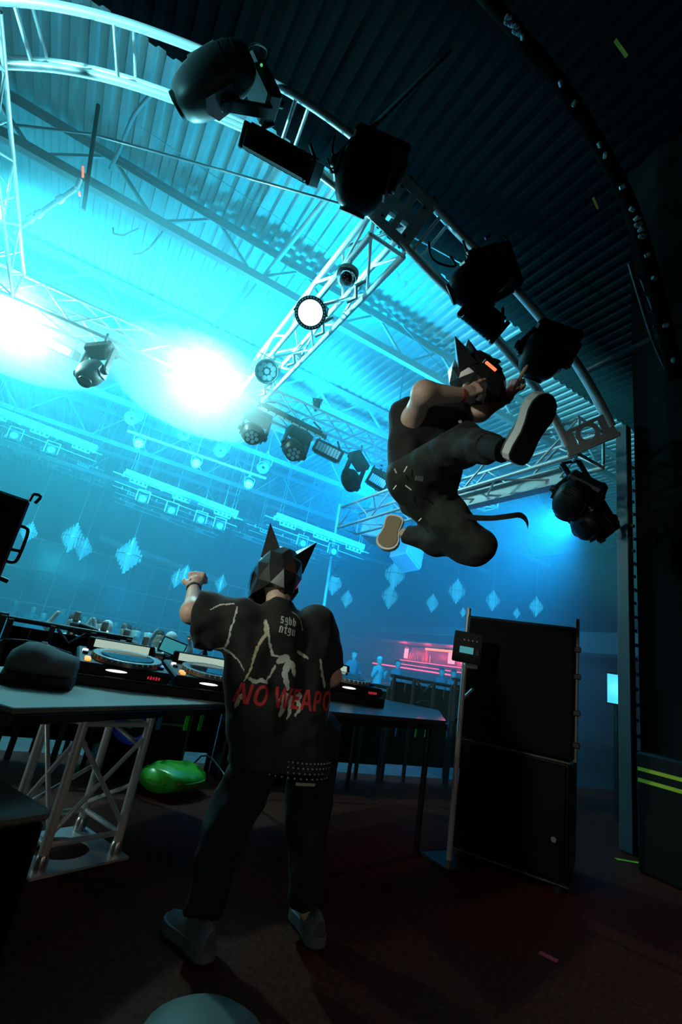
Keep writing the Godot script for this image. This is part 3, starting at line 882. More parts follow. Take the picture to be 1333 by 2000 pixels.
func rear_fixtures() -> void:
	var bp: Material = M.black_plastic
	var wc := Color(0.12, 0.78, 0.92)
	var s1 := P(40, 625, 8.2)
	var s2 := P(398, 742, 8.9)
	strobe("glaring strobe at the left end of the rear truss, blown out white", s1, Vector3(0.15, -0.2, 0.98).normalized(), 0.9, 0.42, wc, 26.0, 38.0, s1 + Vector3(-0.05, 0.1, 1.0))
	strobe("glaring strobe on the rear truss left of the cross truss, blown out white", s2, Vector3(-0.05, -0.2, 0.98).normalized(), 1.1, 0.46, wc, 26.0, 38.0, s2 + Vector3(-0.3, 0.1, 1.0))
	added_blinder("added unseen blinder beside the left strobe, lighting haze and roof", s1 + Vector3(0.1, 0.05, -0.35), Vector3(0.1, 0.1, -1).normalized(), Color(0.02, 0.62, 0.82), 95.0)
	added_blinder("added unseen blinder behind the second strobe, lighting haze and roof", s2 + Vector3(0.1, 0.05, -0.35), Vector3(0.1, 0.1, -1).normalized(), Color(0.012, 0.50, 0.85), 110.0)
	added_blinder("added unseen blue blinder on the rear truss behind the jumper, lighting the hall haze", Vector3(5.6, 5.68, -9.01), Vector3(-0.1, -0.1, -1).normalized(), Color(0.004, 0.34, 0.9), 60.0)
	# dim bodies between the strobes
	hanger(moving_head("moving_head_light", "moving head washed out by glare between the two strobes", at_z(200, 682, -8.39), at_z(178, 728, -8.2), Vector3(-0.1, -0.9, 0.4), 0.5, 0.42, M.grey_shell, M.dark_lens), at_z(200, 682, -8.39), 5.9, 0.03)
	batten("pale strobe bar beside the washed out moving head, left of it", P(92, 668, 8.6), P(146, 694, 8.6), Vector3(0, -0.4, 0.9), 0.2, 0.2, M.pale_lens, Vector3(0, 1, 0))
	hanger(moving_head("wash_light", "left one of two round wash lights with lens cells, right of the second strobe", at_z(506, 812, -8.39), at_z(494, 846, -8.2), Vector3(-0.15, -0.75, 0.65), 0.34, 0.44, bp, M.pale_lens, 7), at_z(506, 812, -8.39), 5.9, 0.03)
	hanger(moving_head("wash_light", "right one of two round wash lights with lens cells, beside the lamp bar", at_z(586, 846, -8.39), at_z(574, 878, -8.2), Vector3(-0.15, -0.75, 0.65), 0.34, 0.46, bp, M.pale_lens, 7), at_z(586, 846, -8.39), 5.9, 0.03)
	batten("dark lamp bar with a row of windows right of the wash lights", P(618, 870, 10.0), P(664, 893, 10.0), Vector3(0, -0.3, 0.95), 0.3, 0.2, M.pale_lens, Vector3(0, 1, 0))
	hanger(moving_head("moving_head_light", "round bottomed moving head on the rear truss left of the jumper's hip", at_z(702, 898, -8.39), at_z(686, 938, -8.2), Vector3(-0.2, -0.85, 0.5), 0.46, 0.44, bp, M.dark_lens), at_z(702, 898, -8.39), 5.9, 0.03)
	batten("lamp bar just left of the jumper's hip", P(722, 932, 10.4), P(752, 950, 10.4), Vector3(0, -0.3, 0.95), 0.3, 0.24, M.pale_lens, Vector3(0, 1, 0))
	batten("long white fluorescent bar under the rear truss, right of the second strobe", P(508, 790, 9.2), P(634, 853, 9.5), Vector3(0, -1, 0.1), 0.09, 0.09, M.pale_lens, Vector3(0, 0.6, 0))
	# on the cross truss
	var c := P(607, 611, 6.3)
	var n := (EYE - c).normalized()
	n = (n + Vector3(-0.12, -0.05, 0)).normalized()
	var o := thing("round_blinder", "round blinder with a white face and a dark dotted rim under the bright cross truss", "stage light", Transform3D(Basis(), c))
	var fr := Transform3D(Basis(n.cross(Vector3.UP).normalized(), n, n.cross(Vector3.UP).normalized().cross(n)), Vector3.ZERO)
	part("rim", Mb.new().lathe(fr, [Vector2(0.155, 0.0), Vector2(0.165, 0.035), Vector2(0.21, 0.035), Vector2(0.215, 0.0), Vector2(0.19, -0.1), Vector2(0, -0.14)], 32), M.black_plastic, o)
	part("white_face", disc(Transform3D(fr.basis, n * 0.01), 0.157, 0.02, 32), M.blinder_glow, o)
	for k in 30:
		var an := TAU * k / 30.0
		part("rim_dot", disc(Transform3D(fr.basis, n * 0.04 + (fr.basis.x * cos(an) + fr.basis.z * sin(an)) * 0.188), 0.009, 0.008, 6), M.steel, o)
	part("yoke_arm", Mb.new().tube([fr.basis.x * 0.22, fr.basis.x * 0.2 - n * 0.2 + Vector3.UP * 0.12, -n * 0.25 + Vector3.UP * 0.25, -fr.basis.x * 0.2 - n * 0.2 + Vector3.UP * 0.12, -fr.basis.x * 0.22], 0.014, 6), M.black_metal, o)
	spot(c + n * 0.06, EYE + Vector3(0, 2, 0), Color(0.7, 0.98, 1.0), 0.4, 40.0, 1.0, 0.14)
	c = P(678, 543, 5.6)
	o = thing("dome_lamp", "shiny glass dome lamp on the cross truss above the round blinder", "stage light", Transform3D(Basis(), c))
	part("dome", Mb.new().lathe(Transform3D(), [Vector2(0, -0.11), Vector2(0.06, -0.1), Vector2(0.1, -0.06), Vector2(0.115, 0.0), Vector2(0.1, 0.04)], 20), M.chrome, o)
	part("collar", Mb.new().lathe(Transform3D(), [Vector2(0.1, 0.03), Vector2(0.13, 0.03), Vector2(0.13, 0.09), Vector2(0.0, 0.1)], 20), M.plate_grey, o)
	part("stem", Mb.new().tube([Vector3(0, 0.09, 0), Vector3(0, 0.3, 0)], 0.03, 8), M.aluminium, o)
	par_can("led_par", "flat lamp with a cluster of round cells at the rear end of the cross truss", P(535, 700, 7.8), P(520, 724, 7.6), Vector3(0.0, -0.6, 0.8), 0.16, 0.2, M.plate_grey, M.pale_lens, 9)
	o = thing("flood_lamp", "small white box flood lamp right of the cross truss rear end", "stage light", Transform3D(Basis(), P(586, 690, 8.0)))
	part("box", Mb.new().box(Transform3D(Basis.from_euler(Vector3(0.4, 0.2, -0.2)), Vector3(0, -0.05, 0)), Vector3(0.19, 0.16, 0.14), 0.02), M.plate_grey, o)
	part("face", Mb.new().box(Transform3D(Basis.from_euler(Vector3(0.4, 0.2, -0.2)), Vector3(0, -0.12, 0.06)), Vector3(0.2, 0.05, 0.06), 0.01), M.pale_lens, o)
	part("bracket", Mb.new().tube([Vector3(-0.07, 0, 0), Vector3(-0.03, 0.16, 0), Vector3(0.06, 0.16, 0), Vector3(0.08, 0, 0)], 0.012, 6), M.steel, o)
	for q in [[0, 0.0], [1, 0.5], [2, 0.52], [3, 0.2]]:
		var z: float = [-4.4, -5.3, -6.3, -7.6][q[0]]
		whole("hose_clamp", ["coiled clamp on the cross truss just below the corner block", "clamp with a wire on the cross truss above the dome lamp", "clamp beside the round blinder", "clamp near the rear end of the cross truss"][q[0]], "clamp", Mb.new().tube([Vector3(2.1, 5.9, z), Vector3(2.0, 5.82, z - 0.1), Vector3(2.08, 5.75, z - 0.2), Vector3(2.0, 5.7, z - 0.3)], 0.03, 8), M.steel)
	# small cans and flower lamps hanging in the hall
	var k := 0
	for q in [[265, 815, 12.0, "leftmost"], [366, 845, 12.4, "second"], [436, 878, 12.8, "third"], [518, 910, 13.2, "rightmost"]]:
		var hk := P(q[0] + 6, q[1] - 26, q[2])
		var oc := par_can("hall_can", "%s of the hazy cylinder cans below the second strobe" % q[3], hk, P(q[0], q[1], q[2]), Vector3(-0.45, -0.6, 0.65), 0.46, 0.17, M.plate_grey, M.dark_lens, 1, "hall cans")
		hanger(oc, hk, 9.01)
	for q in [[271, 866, 12.0, "left"], [383, 905, 12.4, "middle"], [486, 946, 12.8, "right"]]:
		var hk := P(q[0] + 2, q[1] - 16, q[2])
		var oc := par_can("flower_lamp", "%s one of three small round lamps with a ring of bright cells" % q[3], hk, P(q[0], q[1], q[2]), (EYE - P(q[0], q[1], q[2])).normalized(), 0.12, 0.13, M.plate_grey, M.cell_glow, 7, "flower lamps")
		hanger(oc, hk, 9.01)
	o = thing("lighting_pipe", "thin pipe the flower lamps hang from, below the second strobe", "pipe", Transform3D(Basis(), P(250, 842, 12.2)))
	part("pipe", Mb.new().tube([Vector3.ZERO, P(520, 935, 12.9) - P(250, 842, 12.2)], 0.04, 8), M.aluminium, o)
	# hanging lamp ladders, three groups
	for g in [[P(-40, 797, 14.0), P(187, 884, 14.6), "left"], [P(237, 927, 14.6), P(463, 1012, 15.2), "middle"], [P(532, 1012, 15.2), P(710, 1077, 15.8), "right"]]:
		for r in 3:
			var off := Vector3(0.0, 0.05 * r, -2.2 * r) + Vector3.UP * 0.1 * r
			lamp_bar(g[0] + off + (g[1] - g[0]) * 0.04 * r, g[1] + off + (g[1] - g[0]) * 0.06 * r, g[2], r)
	for q in [[262, 965, 14.4, "first"], [318, 988, 14.5, "second"], [375, 1006, 14.7, "third"], [412, 1018, 14.9, "fourth"]]:
		square_lamp(P(q[0] + 16, q[1] + 10, q[2]), "%s square lamp from the left under the middle hanging bar" % q[3])
	for q in [[590, 1062, 15.4, "left"], [650, 1078, 15.6, "right"]]:
		square_lamp(P(q[0], q[1], q[2]), "%s square lamp under the right hanging bar" % q[3])
	for q in [[28, 852, 14.2, "left"], [100, 880, 14.3, "right"]]:
		square_lamp(P(q[0], q[1], q[2]), "%s square lamp under the left hanging bar" % q[3])
	# hung loudspeakers behind the jumper
	o = thing("hung_loudspeaker", "tall pale loudspeaker hanging behind the jumper's rear foot", "loudspeaker", Transform3D(Basis(), P(752, 970, 11.5)))
	var b := Basis.from_euler(Vector3(0.15, 0.5, -0.12))
	part("cabinet", Mb.new().box(Transform3D(b, Vector3(0.05, -0.55, 0)), Vector3(0.62, 1.2, 0.6), 0.03), M.pale_box, o)
	part("grille", Mb.new().box(Transform3D(b, Vector3(0.05, -0.55, 0) + b.z * 0.31), Vector3(0.54, 1.1, 0.03), 0.01), M.joist_steel, o)
	hanger(o, o.position + Vector3(0, 0.12, 0), 9.01, 0.02)
	part("rigging_frame", Mb.new().box(Transform3D(b, Vector3(0.0, 0.12, 0)), Vector3(0.66, 0.06, 0.5), 0.01), M.black_metal, o)
	o = thing("hung_loudspeaker", "square pale loudspeaker tilted below the jumper's rear shin", "loudspeaker", Transform3D(Basis(), P(798, 1060, 11.5)))
	b = Basis.from_euler(Vector3(-0.2, 0.35, -0.42))
	part("cabinet", Mb.new().box(Transform3D(b, Vector3(0.0, -0.28, 0)), Vector3(0.66, 0.62, 0.5), 0.03), M.pale_box, o)
	part("grille", Mb.new().box(Transform3D(b, Vector3(0.0, -0.28, 0) + b.z * 0.26), Vector3(0.6, 0.56, 0.03), 0.01), M.pale_box, o)
	part("bracket", Mb.new().tube([Vector3(-0.1, 0, 0), Vector3(0, 0.5, 0)], 0.03, 8), M.steel, o)
	hanger(o, o.position + Vector3(0, 0.5, 0), 9.01, 0.02)
	# beam and short bar right of the jumper's thigh
	o = thing("steel_beam", "blue lit steel beam running to the right moving heads, under the kicking shoe", "beam", Transform3D(Basis(), P(870, 990, 7.6)))
	var e := P(1100, 932, 5.9) - P(870, 990, 7.6)
	part("web", Mb.new().bar(Vector3.ZERO, e, 0.02, 0.2), M.joist_steel, o)
	for s in [-0.1, 0.1]:
		part("flange", Mb.new().bar(Vector3(0, s, 0), e + Vector3(0, s, 0), 0.16, 0.025), M.joist_steel, o)
	o = thing("short_lamp_bar", "short dark bar with a pale end cap above the blue beam", "pipe", Transform3D(Basis(), P(895, 968, 7.4)))
	e = P(984, 937, 7.0) - P(895, 968, 7.4)
	part("bar", Mb.new().bar(Vector3.ZERO, e, 0.09, 0.1), M.black_plastic, o)
	part("end_cap", Mb.new().bar(e, e * 1.04, 0.11, 0.12), M.plate_grey, o)

func lamp_bar(a: Vector3, b: Vector3, which: String, row: int) -> void:
	var o := thing("hanging_lamp_bar", "%s bar in the %s group of hanging lamp bars" % [["front", "second", "third"][row], which], "lamp bar", Transform3D(Basis(), a), "hanging lamp bars")
	var e := b - a
	var t := e.normalized()
	var sz := [1.0, 0.75, 0.6][row] as float
	if row == 0:
		part("beam", Mb.new().bar(Vector3(0, 0.12, 0) + t * 0.1, e + Vector3(0, 0.12, 0), 0.2, 0.2, Vector3.UP, 0.01), M.pale_box, o)
	part("rail", Mb.new().tube([-t * 0.25, e + t * 0.2], 0.025 * sz, 8), M.aluminium, o)
	part("rail", Mb.new().tube([-t * 0.1 + Vector3(0, -0.24, -0.1) * sz, e + t * 0.1 + Vector3(0, -0.24, -0.1) * sz], 0.016, 6), M.aluminium, o)
	var nb := 3
	for i in nb:
		var p := e * (0.08 + 0.36 * i) + Vector3(0, -0.12, 0.06)
		var w := 0.52 * sz
		var br := part("bracket", Mb.new().tube([p + Vector3(0, 0.14, 0), p, p + t * w, p + t * w + Vector3(0, 0.14, 0)], 0.03 * sz, 6), M.white_metal, o)
		for s in [0.25, 0.5, 0.75]:
			part("bracket_knob", Mb.new().bx(p + t * w * s + Vector3(0, 0.05, 0.02), Vector3(0.07, 0.07, 0.07) * sz, 0.01), M.white_metal, br)
	for i in 4:
		var p := e * (0.02 + 0.32 * i)
		part("coupler", Mb.new().bx(p + Vector3(0, 0.02, 0.03), Vector3(0.07, 0.16, 0.08) * sz, 0.01), M.white_metal, o)
	for s in [0.06, 0.94]:
		part("hanging_wire", Mb.new().tube([e * s, e * s + Vector3(0.12, 9.0 - (a.y + e.y * s), -0.1)], 0.012, 5), M.steel, o)
		part("hanging_wire", Mb.new().tube([e * s + Vector3(0.1, 0, 0), e * s + Vector3(0.14, 9.0 - (a.y + e.y * s), -0.1)], 0.010, 5), M.steel, o)

func square_lamp(at: Vector3, label: String) -> void:
	var o := thing("square_lamp", label, "stage light", Transform3D(Basis(), at), "square lamps under the hanging bars")
	part("housing", Mb.new().bx(Vector3(0, 0, 0), Vector3(0.3, 0.3, 0.16), 0.03), M.grey_shell, o)
	part("lens", disc(Transform3D(Basis(Vector3.RIGHT, Vector3.BACK, Vector3.DOWN), Vector3(0, 0, 0.085)), 0.1, 0.02, 14), M.pale_lens, o)
	for s: float in [-1.0, 1.0]:
		part("yoke_arm", Mb.new().bx(Vector3(s * 0.18, 0.09, 0), Vector3(0.03, 0.34, 0.05), 0.006), M.aluminium, o)
	part("yoke_bridge", Mb.new().bx(Vector3(0, 0.27, 0), Vector3(0.39, 0.03, 0.05), 0.006), M.aluminium, o)
	hanger(o, at + Vector3(0, 0.27, 0), 9.01, 0.01)

# open web steel joists under the roof, lateral
func joist(label: String, z: float, y0: float, y1: float, xa: float, xb: float, m: Material, bay := 1.5, dark := true) -> void:
	var o := thing("roof_joist", label, "roof joist", Transform3D(Basis(), Vector3(xa, y0, z)), "steel joists under the roof")
	var L := xb - xa
	var h := y1 - y0
	for q in [[0.0, "bottom_chord"], [h, "top_chord"]]:
		part(q[1], Mb.new().bar(Vector3(0, q[0], 0), Vector3(L, q[0], 0), 0.13, 0.09), m, o)
		part(q[1] + "_lip", Mb.new().bar(Vector3(0, q[0] + (0.09 if q[0] == 0.0 else -0.09), 0.04), Vector3(L, q[0] + (0.09 if q[0] == 0.0 else -0.09), 0.04), 0.02, 0.1), m, o)
	var n := int(L / bay)
	var up := Mb.new().bar(Vector3.ZERO, Vector3(bay * 0.5, h, 0), 0.05, 0.05, Vector3.BACK).mesh()
	var dn := Mb.new().bar(Vector3(0, h, 0), Vector3(bay * 0.5, 0, 0), 0.05, 0.05, Vector3.BACK).mesh()
	for i in n:
		part("web_bar", up, m, o, Transform3D(Basis(), Vector3(i * bay, 0, 0)))
		part("web_bar", dn, m, o, Transform3D(Basis(), Vector3((i + 0.5) * bay, 0, 0)))

func roof_steel() -> void:
	joist("nearest steel joist under the roof, crossing above the cross truss", -7.85, 8.05, 8.85, -12.0, 20.0, M.joist_steel, 1.9)
	joist("second steel joist under the roof, just behind the rear truss", -11.2, 8.05, 8.85, -12.0, 20.0, M.joist_steel, 1.9)
	joist("third steel joist under the roof, above the hanging lamp bars", -15.0, 7.6, 8.85, -12.0, 20.0, M.joist_steel, 2.2)
	joist("fourth steel joist under the roof, hazy behind the hanging lamp bars", -19.0, 7.6, 8.85, -12.0, 20.0, M.joist_steel, 2.2)
	joist("farthest steel joist under the roof, faint in the haze", -24.0, 7.6, 8.85, -12.0, 20.0, M.joist_steel, 2.2)
	# long pipes along the ribs
	whole("conduit_pipe", "straight pipe under the roof running behind the second moving head", "pipe", Mb.new().tube([at_y(668, 350, 8.3), at_y(420, 660, 8.3)], 0.05, 8), M.joist_steel)
	whole("steel_wire", "long bright cable stretched under the roof, above the nearest joist", "cable", Mb.new().tube([at_y(0, 240, 8.2), at_y(180, 262, 8.1), at_y(460, 340, 8.0), at_y(720, 414, 8.0), at_y(960, 545, 8.0)], 0.022, 6), M.steel)
	whole("steel_wire", "thin wire crossing the long bright cable", "cable", Mb.new().tube([at_y(270, 245, 8.5), at_y(640, 490, 8.5)], 0.007, 5), M.steel)
	whole("steel_wire", "thin wire from the cross truss down to the jumper's mask", "cable", Mb.new().tube([at_y(710, 555, 8.5), at_y(870, 725, 8.5)], 0.01, 5), M.steel)
	whole("steel_wire", "curved cable under the roof left of the leftmost moving head", "cable", Mb.new().tube(bez([at_y(308, 172, 8.6), at_y(262, 225, 8.6), at_y(235, 290, 8.6), at_y(215, 330, 8.6)], 12), 0.03, 6), M.joist_steel)
	whole("drop_pole", "dark pole hanging at the left with red lamps", "pole", Mb.new().tube([P(192, 205, 7.0), P(163, 410, 7.0)], 0.03, 8), M.black_metal)
	for q in [[162, 325, 162, 346, "upper red tube on the dark hanging pole"], [155, 375, 156, 383, "lower red tube on the dark hanging pole"]]:
		whole("red_light", q[4], "indicator light", Mb.new().tube([P(q[0], q[1], 6.9), P(q[2], q[3], 6.9)], 0.014, 8), M.red_glow)
	whole("white_lamp", "small white lamp between the two red tubes", "lamp", Mb.new().tube([P(157, 349, 6.8), P(150, 367, 6.8)], 0.03, 8), M.pale_box)
	var o := thing("jointed_hose", "jointed pipe with springs slanting under the red tubes", "pipe", Transform3D(Basis(), P(148, 368, 6.8)))
	var p0 := P(148, 368, 6.8)
	part("pipe", Mb.new().tube([Vector3.ZERO, P(25, 452, 6.8) - p0], 0.035, 8), M.joist_steel, o)
	for s in [[124, 385], [82, 413], [66, 422]]:
		var c := P(s[0], s[1], 6.8) - p0
		var tt := (P(25, 452, 6.8) - p0).normalized()
		part("spring", Mb.new().tube([c, c + tt * 0.05, c + tt * 0.051, c + tt * 0.1], [0.05, 0.05, 0.06, 0.06], 8), M.aluminium, o)
	whole("hook_wire", "short hooked wire with a bright knot under the nearest joist", "cable", Mb.new().tube(bez([at_y(270, 447, 8.02), P(240, 460, 8), P(222, 457, 8), P(221, 445, 8)], 10), 0.02, 6), M.aluminium)
	whole("hook_wire", "short curved wire below the bright knot", "cable", Mb.new().tube(bez([at_y(318, 452, 8.02), P(300, 475, 8), P(285, 492, 8), P(262, 497, 8)], 8), 0.02, 6), M.aluminium)

func dark_side() -> void:
	# black drape at the right of the stage with a studded edge
	var o := struct("wall_right", "black stage drape filling the right edge of the picture", "drape")
	var rings := []
	for i in 41:
		var z := -2.9 + 6.0 * i / 40.0
		var x := 5.35 + 0.05 * sin(i * 1.7)
		rings.append(PackedVector3Array([Vector3(x, 0, z), Vector3(x, 9.0, z), Vector3(x + 0.06, 9.0, z), Vector3(x + 0.06, 0, z)]))
	part("drape", Mb.new().loft(rings), M.black_drape, o)
	o = thing("screen_edge_frame", "upright black frame edge with small metal tabs, right of the loudspeaker stack", "frame", Transform3D(Basis(), Vector3(5.3, 0, -3.0)))
	part("post", Mb.new().bar(Vector3(0, 0, 0), Vector3(0, 4.6, 0), 0.14, 0.1, Vector3.RIGHT, 0.01), M.frame_blue, o)
	for i in 24:
		part("metal_tab", Mb.new().bx(Vector3(0.04 + 0.02 * (i % 2), 0.6 + 0.15 * i, 0.07), Vector3(0.05, 0.035, 0.03), 0.005), M.steel, o)
	# dark cable tray above with glinting clips
	var pix := [[900, -60], [990, 40], [1060, 120], [1120, 200], [1180, 300], [1230, 400], [1270, 520], [1300, 640], [1320, 740]]
	var line := []
	for q in pix:
		line.append(P(q[0], q[1], 3.9))
	line = bez(line, 40)
	o = thing("cable_tray", "dark curved cable tray with pale clips high in the black upper right", "cable tray")
	part("tray", Mb.new().tube(line, 0.06, 8), M.black_drape, o)
	for i in [8, 13, 15, 19, 20, 23, 25, 29, 31, 35, 38]:
		part("clip", Mb.new().box(Transform3D(Basis.from_euler(Vector3(0.3 * i, 0.5 * i, 0.2)), line[i] - ray(1100, 300) * 0.09), Vector3(0.045, 0.03, 0.03), 0.005), M.tray_clip, o)
	for i in [6, 7, 26, 27]:
		for k in 5:
			part("clip_cluster", Mb.new().box(Transform3D(Basis.from_euler(Vector3(k, 0.5 * k, 0.2)), line[i] - ray(1100, 300) * 0.09 + Vector3(0.03 * (k % 3), 0.025 * k - 0.05, 0)), Vector3(0.04, 0.025, 0.025), 0.005), M.tray_clip, o)
	whole("tape_tag", "faint yellow tag in the black top right corner", "tag", Mb.new().bar(P(1203, 78, 4.2), P(1226, 110, 4.2), 0.03, 0.02), M.yellow_tag)
	whole("tape_tag", "faint green tag below the dark cable tray", "tag", Mb.new().bar(P(1160, 386, 4.2), P(1170, 408, 4.2), 0.02, 0.02), M.yellow_tag)
	o = thing("dark_ladder", "dark narrow ladder truss hanging at the far right", "truss", Transform3D(Basis(), P(1230, 515, 4.3)))
	var b0 := P(1230, 515, 4.3)
	for q in [[[1230, 515], [1275, 660], [1312, 740]], [[1252, 540], [1295, 650], [1325, 720]]]:
		var l2 := []
		for c in q:
			l2.append(P(c[0], c[1], 4.3) - b0)
		part("rail", Mb.new().tube(bez(l2, 8), 0.016, 6), M.frame_blue, o)
	for k in 6:
		var s := k / 5.0
		part("rung", Mb.new().tube([P(1234 + 70 * s, 525 + 190 * s, 4.3) - b0, P(1254 + 66 * s, 548 + 160 * s, 4.3) - b0], 0.01, 6), M.frame_blue, o)
	whole("dark_strut", "dark strut from the arch end towards the dark ladder", "pipe", Mb.new().tube([P(1135, 730, 5.2), P(1290, 655, 4.4)], 0.035, 8), M.frame_blue)
	whole("dark_strut", "dark pipe rising from the second moving head", "pipe", Mb.new().tube([P(722, 255, 5.0), P(880, 100, 5.0)], 0.03, 8), M.frame_blue)

# ---------------------------------------------------------------- things on the stage
func media_player(label: String, at: Vector3, w: float, lit: bool) -> Node3D:
	var o := thing("media_player", label, "media player", Transform3D(Basis(Vector3.RIGHT, 0.12), at), "media players on the desk")
	for s: float in [-1.0, 1.0]:
		part("rear_foot", Mb.new().box(Transform3D(Basis(Vector3.RIGHT, -0.12), Vector3(s * w * 0.4, -0.03, -w * 0.8)), Vector3(0.04, 0.085, 0.04), 0.005), M.black_plastic, o)
	var d := w * 0.95
	part("body", Mb.new().bx(Vector3(0, 0.035, -d / 2), Vector3(w, 0.07, d), 0.012), M.black_plastic, o)
	var top := 0.072
	var pl := part("platter", Mb.new().lathe(Transform3D(Basis(), Vector3(0.02, top, -d * 0.40)), [Vector2(w * 0.40, 0), Vector2(w * 0.39, 0.03), Vector2(w * 0.35, 0.034), Vector2(w * 0.31, 0.026), Vector2(0, 0.026)], 36), M.platter_grey, o)
	for k in 36:
		var an := TAU * k / 36.0
		part("grip_stud", Mb.new().bx(Vector3(0.02 + cos(an) * w * 0.385, top + 0.022, -d * 0.40 + sin(an) * w * 0.385), Vector3(0.014, 0.02, 0.014), 0.003), M.plate_grey, pl)
	part("platter_disc", disc(Transform3D(Basis(), Vector3(0.02, top + 0.03, -d * 0.40)), w * 0.30, 0.006, 32), M.dark_lens, pl)
	var b := Basis.from_euler(Vector3(-0.35, 0, 0))
	part("screen_housing", Mb.new().box(Transform3D(b, Vector3(0.0, top + 0.035, -d * 0.92)), Vector3(w * 0.8, 0.085, 0.03), 0.008), M.black_plastic, o)
	part("screen", Mb.new().box(Transform3D(b, Vector3(0.0, top + 0.042, -d * 0.92 + 0.018)), Vector3(w * 0.66, 0.052, 0.006)), M.player_screen if lit else M.dark_lens, o)
	for q in [[-0.40, -0.10, "orange"], [-0.40, -0.20, "orange"], [-0.42, -0.66, "white"], [0.42, -0.3, "blue"], [0.41, -0.2, "dark"], [0.41, -0.42, "dark"], [0.38, -0.62, "white"], [-0.42, -0.52, "dark"]]:
		part("button", disc(Transform3D(Basis(), Vector3(q[0] * w, top + 0.006, q[1] * d)), 0.018, 0.014, 10), {"orange": M.orange_led, "white": M.white_led_and_glint, "blue": M.blue_led, "dark": M.black_metal}[q[2]], o)
	part("front_glint", Mb.new().lathe(Transform3D(Basis(Vector3.RIGHT * 1.0, Vector3.BACK * 0.2, Vector3.DOWN * 0.12), Vector3(-0.05, 0.042, 0.001)), [Vector2(0.065, 0), Vector2(0.05, 0.03), Vector2(0, 0.04)], 14), M.white_led_and_glint, o)  # glowing patch stands in for a reflection on the front
	for k in 5:
		part("red_mark", Mb.new().bx(Vector3(w * 0.26 + 0.017 * k, 0.03, 0.001), Vector3(0.010, 0.016 + 0.004 * (k % 2), 0.004)), M.red_mark, o)
	return o

